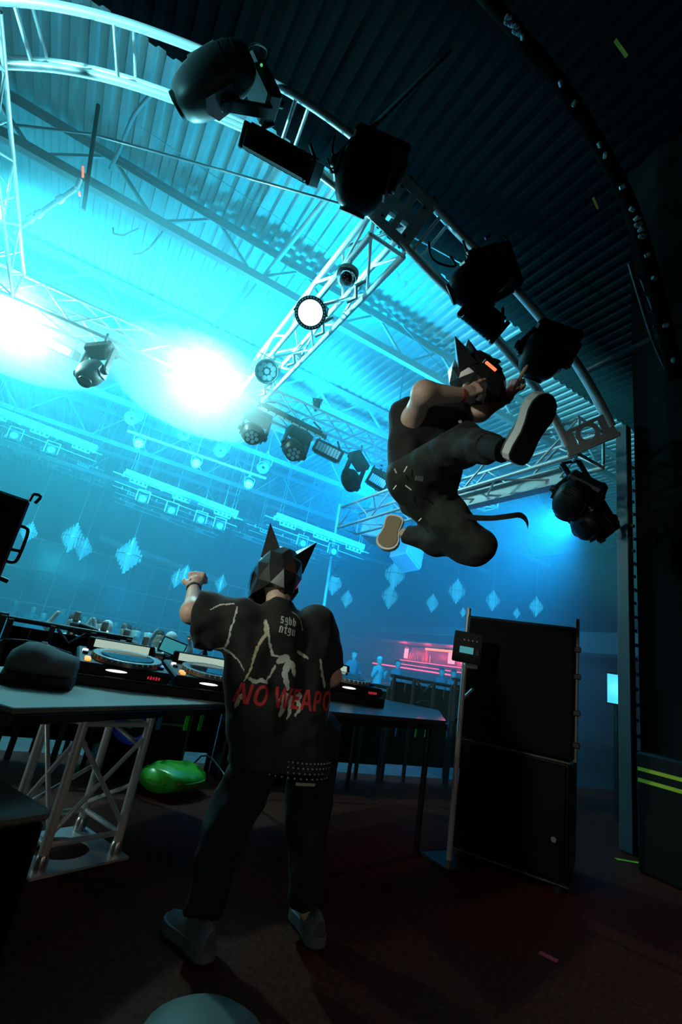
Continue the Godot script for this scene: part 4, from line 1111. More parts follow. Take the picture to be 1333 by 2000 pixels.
func stage_things() -> void:
	# left desk, turned, on a piece of box truss
	var u := Vector3(0.766, 0, -0.643)
	var w := Vector3(-0.643, 0, -0.766)
	var c := Vector3(-0.03, 0.83, -2.34)
	var o := thing("desk", "pale grey desk top at the left, corner towards the camera", "table", Transform3D(Basis(), c))
	part("board", Mb.new().box(Transform3D(Basis(u, Vector3.UP, u.cross(Vector3.UP)), u * 1.15 + w * 0.62 - Vector3(0, 0.012, 0)), Vector3(2.3, 0.024, 1.24), 0.004), M.desk_grey, o)
	part("edge_frame", Mb.new().box(Transform3D(Basis(u, Vector3.UP, u.cross(Vector3.UP)), u * 1.15 + w * 0.62 - Vector3(0, 0.046, 0)), Vector3(2.3, 0.044, 1.24), 0.006), M.black_metal, o)
	for q in [[0.9, 1.15], [2.2, 0.1], [2.2, 1.15]]:
		part("leg", Mb.new().tube([u * q[0] + w * q[1] - Vector3(0, 0.1, 0), u * q[0] + w * q[1] - Vector3(0, 0.83, 0)], 0.022, 8), M.black_metal, o)
	o = thing("truss_stand", "short upright piece of aluminium truss holding the left desk, on a holed base plate", "truss stand", Transform3D(Basis(Vector3.UP, 0.42), Vector3(0.40, 0.0, -3.28)))
	var bp := Mb.new()
	for k in 24:
		var a0 := TAU * k / 24.0
		var a1 := TAU * (k + 1) / 24.0
		var f := func(a: float) -> Vector3:
			var m := maxf(absf(cos(a)), absf(sin(a)))
			return Vector3(cos(a) / m * 0.26, 0.012, sin(a) / m * 0.26)
		var i0 := Vector3(cos(a0) * 0.15, 0.012, sin(a0) * 0.15)
		var i1 := Vector3(cos(a1) * 0.15, 0.012, sin(a1) * 0.15)
		var dn := Vector3(0, -0.012, 0)
		bp.quad(i0, f.call(a0), f.call(a1), i1, Vector3.UP)
		bp.quad(i0 + dn, f.call(a0) + dn, f.call(a1) + dn, i1 + dn, Vector3.DOWN)
		bp.quad(i0, i1, i1 + dn, i0 + dn, -i0.normalized())
		bp.quad(f.call(a0), f.call(a1), f.call(a1) + dn, f.call(a0) + dn, Vector3(cos(a0), 0, sin(a0)))
	part("base_plate", bp, M.aluminium, o)
	for sx: float in [-1.0, 1.0]:
		for sz: float in [-1.0, 1.0]:
			part("chord", Mb.new().tube([Vector3(sx * 0.2, 0.012, sz * 0.2), Vector3(sx * 0.2, 0.72, sz * 0.2)], 0.025, 10), M.aluminium, o)
			part("cone_fitting", Mb.new().lathe(Transform3D(Basis(), Vector3(sx * 0.2, 0.012, sz * 0.2)), [Vector2(0.034, 0), Vector2(0.034, 0.05), Vector2(0.025, 0.07)], 10), M.steel, o)
	for q in [[0.16, 0.62, -1.0, 1.0], [0.62, 0.16, -1.0, 1.0]]:
		for s: float in [-0.2, 0.2]:
			part("brace", Mb.new().tube([Vector3(q[2] * 0.2, q[0], s), Vector3(q[3] * 0.2, q[1] if s > 0 else q[0] * 0.5 + 0.3, s)], 0.013, 8, false), M.aluminium, o)
			part("brace", Mb.new().tube([Vector3(s, q[0], q[2] * 0.2), Vector3(s, q[1] if s < 0 else q[0] * 0.4 + 0.3, q[3] * 0.2)], 0.013, 8, false), M.aluminium, o)
	for y in [0.12, 0.68]:
		for s: float in [-0.2, 0.2]:
			part("rung", Mb.new().tube([Vector3(-0.2, y, s), Vector3(0.2, y, s)], 0.015, 8, false), M.aluminium, o)
			part("rung", Mb.new().tube([Vector3(s, y, -0.2), Vector3(s, y, 0.2)], 0.015, 8, false), M.aluminium, o)
	# right desk: a deck on thin legs
	o = thing("stage_deck_table", "low glossy dark deck table right of the masked performer with printed shirt", "table", Transform3D(Basis(), Vector3(1.4, 0.94, -2.55)))
	var poly := PackedVector2Array([Vector2(0, 0), Vector2(1.42, 0.44), Vector2(2.35, 1.55), Vector2(1.7, 2.3), Vector2(0.1, 1.7)])
	var flat := Transform3D(Basis(Vector3.RIGHT, Vector3.FORWARD, Vector3.UP), Vector3.ZERO)
	part("board", Mb.new().plate(flat.translated(Vector3(0, -0.012, 0)), poly, 0.024), M.deck_board, o)
	for i in poly.size():
		var a := poly[i]
		var b := poly[(i + 1) % poly.size()]
		part("edge_rail", Mb.new().bar(Vector3(a.x, -0.045, -a.y), Vector3(b.x, -0.045, -b.y), 0.03, 0.044), M.black_metal, o)
	for q in [Vector2(0.35, 0.25), Vector2(1.35, 0.55), Vector2(1.7, 2.1), Vector2(0.4, 1.7)]:
		part("leg", Mb.new().tube([Vector3(q.x, -0.08, -q.y), Vector3(q.x, -0.94, -q.y)], 0.022, 8), M.black_metal, o)
	# the desk gear
	o = thing("flight_case_tray", "long black tray the two left media players stand in", "case", Transform3D(Basis(), Vector3(0.16, 0.83, -3.36)))
	part("tray", Mb.new().bx(Vector3(0.62, 0.03, -0.31), Vector3(1.26, 0.06, 0.62), 0.008), M.black_plastic, o)
	part("tray_edge", Mb.new().bx(Vector3(0.62, 0.062, 0.0), Vector3(1.26, 0.012, 0.012), 0.003), M.black_metal, o)
	o = media_player("leftmost media player with lit cream screen, orange buttons and a glowing patch for the white glint in front", Vector3(0.47, 0.892, -3.36), 0.56, true)
	o = media_player("second media player with lit cream screen, beside the printed shirt", Vector3(1.06, 0.892, -3.36), 0.56, true)
	o = thing("flight_case_tray", "short black tray under the media player right of the performer", "case", Transform3D(Basis(), Vector3(1.85, 0.94, -3.36)))
	part("tray", Mb.new().bx(Vector3(0.32, 0.035, -0.31), Vector3(0.64, 0.07, 0.62), 0.008), M.black_plastic, o)
	o = media_player("rightmost media player with bright glints, right of the printed shirt", Vector3(2.17, 1.01, -3.36), 0.56, true)
	o = thing("mixer", "small mixer with knobs beside the second media player", "mixer", Transform3D(Basis(), Vector3(1.52, 0.95, -3.42)))
	part("body", Mb.new().bx(Vector3(0, 0.05, -0.22), Vector3(0.3, 0.1, 0.42), 0.01), M.black_plastic, o)
	for k in 12:
		part("knob", Mb.new().lathe(Transform3D(Basis(), Vector3(-0.1 + 0.07 * (k % 4), 0.1, -0.12 - 0.09 * (k / 4))), [Vector2(0.016, 0), Vector2(0.014, 0.03), Vector2(0, 0.03)], 8), M.plate_grey, o)
	part("leg", Mb.new().bx(Vector3(0, -0.03, -0.22), Vector3(0.26, 0.06, 0.36)), M.black_metal, o)
	# grey fabric bag with a dark base on the desk corner
	var bc := at_y(72, 1338, 0.83)
	o = thing("fabric_bag", "lumpy grey fabric bag with a black base on the left desk corner", "bag", Transform3D(Basis(Vector3.UP, -0.15), bc))
	var rings := []
	for q in [[-0.17, 0.05, 0.03, 0.07], [-0.16, 0.10, 0.08, 0.08], [-0.11, 0.15, 0.11, 0.10], [-0.03, 0.17, 0.12, 0.10], [0.05, 0.15, 0.10, 0.09], [0.11, 0.14, 0.09, 0.085], [0.155, 0.13, 0.085, 0.08], [0.165, 0.08, 0.05, 0.08]]:
		var rg := PackedVector3Array()
		for j in 20:
			var an := TAU * j / 20.0
			rg.append(Vector3(q[0], q[3] + 0.02 + sin(an) * q[2] * 0.8, cos(an) * q[1] * (1.0 + 0.06 * sin(an * 3.0 + q[0] * 30.0))))
		rings.append(rg)
	part("bag_body", Mb.new().loft(rings), M.grey_knit, o)
	rings = []
	for q in [[-0.165, 0.08], [-0.15, 0.14], [-0.05, 0.17], [0.06, 0.17], [0.15, 0.155], [0.17, 0.10]]:
		var rg := PackedVector3Array()
		for j in 16:
			var an := TAU * j / 16.0
			rg.append(Vector3(q[0], 0.04 + sin(an) * 0.04, cos(an) * q[1] + 0.01))
		rings.append(rg)
	part("bag_base", Mb.new().loft(rings), M.black_knit, o)
	part("zip_pull", Mb.new().bx(Vector3(-0.03, 0.215, 0.02), Vector3(0.03, 0.012, 0.02), 0.004), M.white_metal, o)
	whole("desk_cable", "black cable looping over the grey bag to the media player", "cable", Mb.new().tube(bez([at_y(-30, 1330, 0.85), P(5, 1250, 2.9), P(60, 1253, 2.9), P(105, 1265, 3.0), P(140, 1278, 3.2)], 20), 0.007, 6), M.black_plastic)
	whole("desk_cable", "pale cable lying on the desk beside the grey bag", "cable", Mb.new().tube(bez([at_y(-20, 1322, 0.84), at_y(8, 1318, 0.84), at_y(14, 1306, 0.84)], 12), 0.008, 6), M.plate_grey)
	whole("paper_note", "small pale paper note between the grey bag and the media player", "note", Mb.new().box(Transform3D(Basis.from_euler(Vector3(0.5, 0.3, 0.2)), P(84, 1272, 3.1)), Vector3(0.06, 0.05, 0.004)), M.paper)
	# black rail with silver clamps behind the players
	o = thing("barrier_rail", "thick black rail with bright silver clamps behind the media players", "rail", Transform3D(Basis(), P(140, 1222, 4.6)))
	var r0 := P(140, 1222, 4.6)
	var r1 := P(330, 1290, 4.75)
	part("rail", Mb.new().tube([r0 - r0, r1 - r0], 0.062, 14), M.black_plastic, o)
	for s: float in [0.02, 0.30, 0.52, 0.72, 0.88]:
		var p := (r1 - r0) * s
		var cl := part("clamp", Mb.new().tube([p - Vector3(0.04, 0.014, 0), p + Vector3(0.04, -0.014, 0)], 0.08, 12), M.steel, o)
		part("clamp_knob", Mb.new().bx(p + Vector3(0, 0.1, 0.02), Vector3(0.06, 0.1, 0.06), 0.015), M.white_metal, cl)
		part("clamp_arm", Mb.new().bx(p + Vector3(0, -0.12, 0.04), Vector3(0.05, 0.16, 0.05), 0.012), M.steel, cl)
		part("post", Mb.new().tube([p - Vector3(0, 0.1, 0), Vector3(p.x, -r0.y, p.z)], 0.022, 8), M.black_metal, o)
	o = thing("small_monitor", "small teal lit monitor behind the second media player", "monitor", Transform3D(Basis(), P(338, 1290, 4.2)))
	var mc := P(338, 1264, 4.2) - P(338, 1290, 4.2)
	var mb := along((EYE - P(338, 1264, 4.2)).normalized()) * Basis.from_euler(Vector3(0.1, 0, -0.2))
	part("case", Mb.new().box(Transform3D(mb, mc), Vector3(0.22, 0.13, 0.03), 0.006), M.black_plastic, o)
	part("screen", Mb.new().box(Transform3D(mb, mc + mb.z * 0.017), Vector3(0.2, 0.11, 0.004)), M.teal_screen, o)
	part("stand", Mb.new().tube([mc, Vector3(0, 0.832 - o.position.y, 0)], 0.012, 6), M.black_metal, o)
	# a bristling little camera rig
	var cr := P(402, 1300, 4.0)
	o = thing("camera_rig", "bristly black camera rig with cables beside the raised sleeve", "camera rig", Transform3D(Basis(), cr))
	part("camera", Mb.new().bx(P(402, 1258, 4.0) - cr, Vector3(0.12, 0.1, 0.12), 0.015), M.black_plastic, o)
	part("lens_barrel", Mb.new().lathe(Transform3D(Basis(Vector3.RIGHT, Vector3.FORWARD, Vector3.UP), P(402, 1258, 4.0) - cr), [Vector2(0.04, 0.05), Vector2(0.045, 0.14), Vector2(0.0, 0.14)], 12), M.black_metal, o)
	for q in [[380, 1300], [402, 1304], [424, 1302]]:
		part("tripod_leg", Mb.new().tube([P(402, 1268, 4.0) - cr, (P(q[0], q[1], 4.0) - cr) * Vector3(1, 0, 1) + Vector3(0, 0.832 - cr.y, 0)], 0.01, 6), M.black_metal, o)
	for q in [[378, 1243], [388, 1235], [410, 1238], [420, 1250]]:
		part("antenna", Mb.new().tube(bez([P(402, 1258, 4.0) - cr, P(q[0] * 0.5 + 201, q[1] - 4, 4.0) - cr, P(q[0], q[1], 4.0) - cr], 6), 0.006, 5), M.black_metal, o)
	part("cable", Mb.new().tube(bez([P(400, 1270, 4.0) - cr, P(386, 1282, 4.0) - cr, P(392, 1296, 3.9) - cr], 8), 0.006, 5), M.plate_grey, o)
	part("red_lamp", disc(Transform3D(Basis(), P(369, 1247, 4.0) - cr), 0.006, 0.008, 6), M.red_glow, o)
	# left edge: black case with a handle
	var lc := P(-60, 1200, 1.7)
	o = thing("speaker_cabinet", "tall black cabinet with a loop handle cut by the left edge of the frame", "loudspeaker", Transform3D(Basis(), Vector3(lc.x, 0, lc.z)))
	var q0 := Vector3(lc.x, 0, lc.z)
	var e0 := P(24, 965, 1.7) - q0
	var e1 := P(8, 1200, 1.7) - q0
	e0 = Vector3((e0.x + e1.x) / 2.0, e0.y, (e0.z + e1.z) / 2.0)
	var dirx := Vector3(0.93, 0, -0.37)
	part("cabinet", Mb.new().box(Transform3D(Basis(dirx, Vector3.UP, dirx.cross(Vector3.UP)), Vector3(e0.x, e0.y / 2.0, e0.z) - dirx * 0.3), Vector3(0.6, e0.y, 0.05), 0.01), M.black_plastic, o)
	part("corner_ring", Mb.new().tube(bez([Vector3(e0.x, e0.y, e0.z), Vector3(e0.x, e0.y + 0.03, e0.z) + dirx * 0.005, Vector3(e0.x, e0.y + 0.03, e0.z) + dirx * 0.03, Vector3(e0.x, e0.y, e0.z) + dirx * 0.02], 8), 0.006, 6), M.black_metal, o)
	var hy: float = P(26, 1022, 1.7).y
	var hz: float = P(26, 1098, 1.7).y
	var hb := Vector3(e0.x, 0, e0.z)
	part("handle", Mb.new().tube(bez([hb + Vector3(0, hy, 0) - dirx * 0.01, hb + Vector3(0, hy, 0) + dirx * 0.022, hb + Vector3(0, hy - 0.02, 0) + dirx * 0.034, hb + Vector3(0, hz + 0.02, 0) + dirx * 0.034, hb + Vector3(0, hz, 0) + dirx * 0.022, hb + Vector3(0, hz, 0) - dirx * 0.01], 24), 0.006, 8), M.black_metal, o)
	part("handle_bar", Mb.new().tube([hb + Vector3(0, hz + 0.042, 0) - dirx * 0.01, hb + Vector3(0, hz + 0.045, 0) + dirx * 0.034], 0.006, 8), M.black_metal, o)
	part("latch", Mb.new().tube([hb + Vector3(0, hz - 0.06, 0) - dirx * 0.01, hb + Vector3(0, hz - 0.068, 0) + dirx * 0.03], 0.008, 8), M.black_metal, o)
	# lower left: edge of a grey case
	o = thing("grey_case", "grey topped case cut by the lower left edge of the frame", "case", Transform3D(Basis(Vector3.UP, 0.5), at_y(-8, 1548, 0.5) * Vector3(1, 0, 1)))
	part("body", Mb.new().bx(Vector3(-0.12, 0.23, 0), Vector3(0.42, 0.46, 0.5), 0.02), M.black_plastic, o)
	part("lid", Mb.new().bx(Vector3(-0.12, 0.48, 0), Vector3(0.43, 0.04, 0.51), 0.012), M.desk_grey, o)
	# loudspeaker stack at the right
	var a2 := Vector3(3.05, 0, -3.05)
	var b2 := Vector3(3.46, 0, -2.36)
	var fx := (b2 - a2).normalized()
	var bk := Vector3(fx.z, 0, -fx.x)
	var fb := Basis(fx, Vector3.UP, -bk)
	o = thing("subwoofer", "big black subwoofer on the floor under the other loudspeaker", "loudspeaker", Transform3D(fb, (a2 + b2) / 2.0 + bk * 0.38))
	part("cabinet", Mb.new().bx(Vector3(0, 0.44, 0), Vector3(0.80, 0.78, 0.72), 0.02), M.black_plastic, o)
	part("grille", Mb.new().bx(Vector3(0, 0.44, 0.37), Vector3(0.74, 0.72, 0.02), 0.008), M.black_grille, o)
	part("top_edge", Mb.new().bx(Vector3(0, 0.822, 0.36), Vector3(0.80, 0.014, 0.03), 0.004), M.worn_edge, o)
	part("bottom_edge", Mb.new().bx(Vector3(0, 0.06, 0.375), Vector3(0.80, 0.012, 0.012), 0.004), M.worn_edge, o)
	for sx: float in [-1.0, 1.0]:
		for sz: float in [-1.0, 1.0]:
			part("foot", Mb.new().lathe(Transform3D(Basis(), Vector3(sx * 0.33, 0, sz * 0.28)), [Vector2(0.04, 0), Vector2(0.04, 0.05), Vector2(0, 0.05)], 10), M.black_metal, o)
	part("socket", disc(Transform3D(Basis(Vector3.RIGHT, Vector3.BACK, Vector3.DOWN), Vector3(0.3, 0.32, 0.385)), 0.018, 0.01, 12), M.steel, o)
	part("side_handle", Mb.new().tube([Vector3(-0.41, 0.5, -0.1), Vector3(-0.44, 0.5, -0.06), Vector3(-0.44, 0.5, 0.06), Vector3(-0.41, 0.5, 0.1)], 0.012, 6), M.black_metal, o)
	o = thing("loudspeaker", "big black loudspeaker standing on the subwoofer, rear corner hardware showing", "loudspeaker", Transform3D(fb * Basis(Vector3.UP, 0.06), (a2 + b2) / 2.0 + bk * 0.36 + Vector3(-0.04, 0.832, 0)))
	part("cabinet", Mb.new().bx(Vector3(0, 0.49, 0), Vector3(0.84, 0.96, 0.68), 0.015), M.black_plastic, o)
	part("grille", Mb.new().bx(Vector3(0, 0.49, 0.345), Vector3(0.80, 0.92, 0.02), 0.006), M.black_grille, o)
	for s: float in [-1.0, 1.0]:
		part("fly_rail", Mb.new().bx(Vector3(s * 0.425, 0.52, 0.3), Vector3(0.03, 1.04, 0.05), 0.006), M.rail_metal, o)
		for y in [0.12, 0.34, 0.6, 0.8]:
			part("rail_bolt", Mb.new().bx(Vector3(s * 0.43, y, 0.33), Vector3(0.05, 0.04, 0.03), 0.006), M.black_metal, o)
	# controller on its pipe frame left of the stack
	var cx := P(914, 1294, 3.75)
	o = thing("lighting_controller", "small black control box with a teal display beside the loudspeaker", "controller", Transform3D(Basis(), cx))
	var cf := along(Vector3(-0.66, -0.02, 0.62).normalized()) * Basis.from_euler(Vector3(0, 0, -0.03))
	var cm := P(914, 1265, 3.75) - cx
	part("case", Mb.new().box(Transform3D(cf, cm), Vector3(0.22, 0.235, 0.07), 0.006), M.black_plastic, o)
	part("display", Mb.new().box(Transform3D(cf, cm + cf * Vector3(-0.005, -0.022, 0.036)), Vector3(0.105, 0.05, 0.006)), M.teal_screen, o)
	for k in 4:
		part("button", disc(Transform3D(Basis(cf.x, cf.z, cf.y), cm + cf * Vector3(-0.03 + 0.032 * k, 0.055, 0.037)), 0.005, 0.006, 8), M.steel, o)
	part("latch", Mb.new().box(Transform3D(cf, cm + cf * Vector3(0.08, -0.03, 0.04)), Vector3(0.03, 0.05, 0.02), 0.005), M.black_metal, o)
	o = thing("pipe_frame", "bent pale pipe frame under the control box", "pipe frame", Transform3D(Basis(), P(904, 1370, 3.75) * Vector3(1, 0, 1)))
	var pf := P(904, 1370, 3.75) * Vector3(1, 0, 1)
	part("upright", Mb.new().tube([P(908, 1298, 3.75) - pf, Vector3(0, 0.02, 0)], 0.02, 10), M.pale_pipe, o)
	part("crossbar", Mb.new().tube([P(908, 1300, 3.75) - pf, P(932, 1302, 3.75) - pf], 0.022, 10), M.pale_pipe, o)
	part("strut", Mb.new().tube([P(907, 1362, 3.75) - pf, P(924, 1346, 3.72) - pf], 0.012, 8), M.pale_pipe, o)
	part("foot_plate", Mb.new().bx(Vector3(0, 0.012, 0), Vector3(0.3, 0.024, 0.3), 0.004), M.black_metal, o)
	# under the tables: rail with hanging straps, coil, cushion
	o = thing("cable_rail", "dark horizontal pipe under the desks that straps hang from", "pipe", Transform3D(Basis(), Vector3(0.5, 0.555, -4.7)))
	part("pipe", Mb.new().tube([Vector3.ZERO, Vector3(4.4, 0.264, 0)], 0.018, 8), M.black_metal, o)
	for x in [0.05, 1.95, 4.3]:
		part("post", Mb.new().tube([Vector3(x, x * 0.06, 0), Vector3(x, -0.555, 0)], 0.018, 8), M.black_metal, o)
	for q in [[262, 1392, "green", "bright green strap inside the blue cable coil"], [369, 1393, "green", "bright green strap left of the performer's hip"], [396, 1397, "green", "second narrow green strap left of the performer's hip"], [814, 1421, "green", "left one of a pair of green straps under the deck table"], [833, 1421, "green", "right one of a pair of green straps under the deck table"], [670, 1415, "blue", "blue strap under the deck table next to the performer"], [776, 1419, "blue", "blue strap left of the pair of green straps"], [876, 1420, "blue", "blue strap right of the pair of green straps"], [316, 1392, "blue", "blue strap between the coil and the performer"]]:
		var p := at_z(q[0], q[1], -4.67)
		p.y = 0.555 + 0.06 * (p.x - 0.5) - 0.09
		whole("cable_strap", q[3], "strap", Mb.new().box(Transform3D(Basis(Vector3.UP, 0.6), p), Vector3(0.05, 0.19, 0.012), 0.004), M.green_strap if q[2] == "green" else M.blue_strap)
	o = thing("cable_coil", "coil of bright blue cable hanging under the left desk", "cable", Transform3D(Basis(), P(258, 1408, 3.95)))
	for k in 9:
		var line := []
		var rr := 0.135 + 0.012 * (k % 4) - 0.004 * k
		for j in 19:
			var an := TAU * j / 18.0
			line.append(AX.x * cos(an) * rr + AX.y * (sin(an) * rr * (0.9 + 0.03 * (k % 3)) - 0.05) + AX.z * (0.012 * (k % 5) - 0.03 + 0.01 * sin(an * 2.0 + k)) + AX.x * 0.008 * (k % 3))
		part("loop", Mb.new().tube(line, 0.008, 6, false), M.blue_cable, o)
	var gc := at_y(336, 1552, 0.0)
	o = thing("green_cushion", "shiny bright green cushion on the floor under the desk", "cushion", Transform3D(Basis(Vector3.UP, 0.7), gc + Vector3(0, 0, -0.1)))
	rings = []
	for i in 13:
		var t := -1.0 + 2.0 * i / 12.0
		var rg := PackedVector3Array()
		for j in 20:
			var an := TAU * j / 20.0
			var th := pow(maxf(1.0 - t * t, 0.0), 0.4)
			rg.append(Vector3(t * 0.27, 0.105 + sin(an) * (0.02 + 0.085 * th) * (1.0 + 0.12 * sin(t * 17.0 + an * 2.0)), cos(an) * (0.05 + 0.2 * th)))
		rings.append(rg)
	part("cover", Mb.new().loft(rings), M.green_vinyl, o)
	part("seam", Mb.new().tube(bez([Vector3(-0.26, 0.11, 0.1), Vector3(-0.1, 0.115, 0.24), Vector3(0.1, 0.115, 0.24), Vector3(0.26, 0.11, 0.1)], 12), 0.006, 6), M.green_vinyl, o)
	whole("floor_cable", "thin cable curving on the floor behind the performer's legs", "cable", Mb.new().tube(bez([at_y(375, 1540, 0.05), P(380, 1490, 4.6), P(410, 1478, 4.5), at_y(470, 1560, 0.02)], 16), 0.008, 6), M.plate_grey)
	# dark cases under the desks
	for q in [[Vector3(1.0, 0, -5.0), Vector3(0.7, 0.55, 0.5), "dark case under the left desk behind the truss stand"], [Vector3(2.2, 0, -4.95), Vector3(0.9, 0.5, 0.3), "dark case far under the deck table"], [Vector3(-0.6, 0, -4.4), Vector3(0.5, 0.5, 0.5), "dark case at the left behind the truss stand"]]:
		var cs := thing("flight_case", q[2], "case", Transform3D(Basis(), q[0]))
		part("box", Mb.new().bx(Vector3(0, q[1].y / 2, 0), q[1], 0.01), M.black_plastic, cs)
		for sx: float in [-1.0, 1.0]:
			part("edge_profile", Mb.new().bx(Vector3(sx * q[1].x / 2, q[1].y / 2, q[1].z / 2), Vector3(0.025, q[1].y, 0.025), 0.004), M.rail_metal, cs)
		part("lid_profile", Mb.new().bx(Vector3(0, q[1].y * 0.8, q[1].z / 2), Vector3(q[1].x, 0.02, 0.02), 0.004), M.rail_metal, cs)
	# floor marks
	whole("tape_mark", "yellow green tape strip on the floor at the right edge", "tape", Mb.new().bar(at_y(1205, 1678, 0.004), at_y(1345, 1702, 0.004), 0.05, 0.004), M.green_tape)
	whole("tape_mark", "small red tape mark on the floor at the lower right", "tape", Mb.new().bar(at_y(1054, 1860, 0.003), at_y(1090, 1878, 0.003), 0.04, 0.003), M.red_tape)
	o = thing("striped_case", "black case with two yellow green stripes at the right edge", "case", Transform3D(Basis(), Vector3(5.05, 0, -2.2)))
	part("box", Mb.new().bx(Vector3(0, 0.47, 0), Vector3(0.5, 0.94, 0.9), 0.02), M.black_plastic, o)
	for y in [0.80, 0.71]:
		part("stripe", Mb.new().bx(Vector3(-0.252, y, 0), Vector3(0.006, 0.03, 0.86)), M.green_tape, o)
	o = thing("floor_monitor", "pale rounded floor monitor peeking in at the bottom edge", "monitor", Transform3D(Basis(), at_y(396, 2042, 0.0)))
	part("shell", Mb.new().lathe(Transform3D(), [Vector2(0.2, 0), Vector2(0.2, 0.02), Vector2(0.15, 0.05), Vector2(0.06, 0.065), Vector2(0, 0.068)], 24), M.pale_plastic, o)
	part("foot_ring", Mb.new().lathe(Transform3D(), [Vector2(0.205, 0), Vector2(0.205, 0.012), Vector2(0.19, 0.012)], 24), M.black_metal, o)
	# lit screen between the stack and the drape
	o = thing("lit_screen", "bright cyan screen glowing behind the loudspeaker stack at the right", "screen", Transform3D(Basis(), P(1205, 1385, 6.2)))
	var sc := along((EYE - P(1205, 1345, 6.2)).normalized())
	var sm := P(1205, 1346, 6.2) - P(1205, 1385, 6.2)
	part("frame", Mb.new().box(Transform3D(sc, sm), Vector3(0.24, 0.4, 0.04), 0.008), M.black_metal, o)
	part("screen_face", Mb.new().box(Transform3D(sc, sm + sc.z * 0.022), Vector3(0.21, 0.36, 0.006)), M.cyan_screen, o)
	part("stand", Mb.new().bar(Vector3(0, 0.05, 0), Vector3(0, -P(1205, 1385, 6.2).y, 0), 0.05, 0.05), M.black_metal, o)
	omni(P(1205, 1345, 6.2) + sc.z * 0.1, Color(0.1, 0.6, 1.0), 0.05, 0.08)

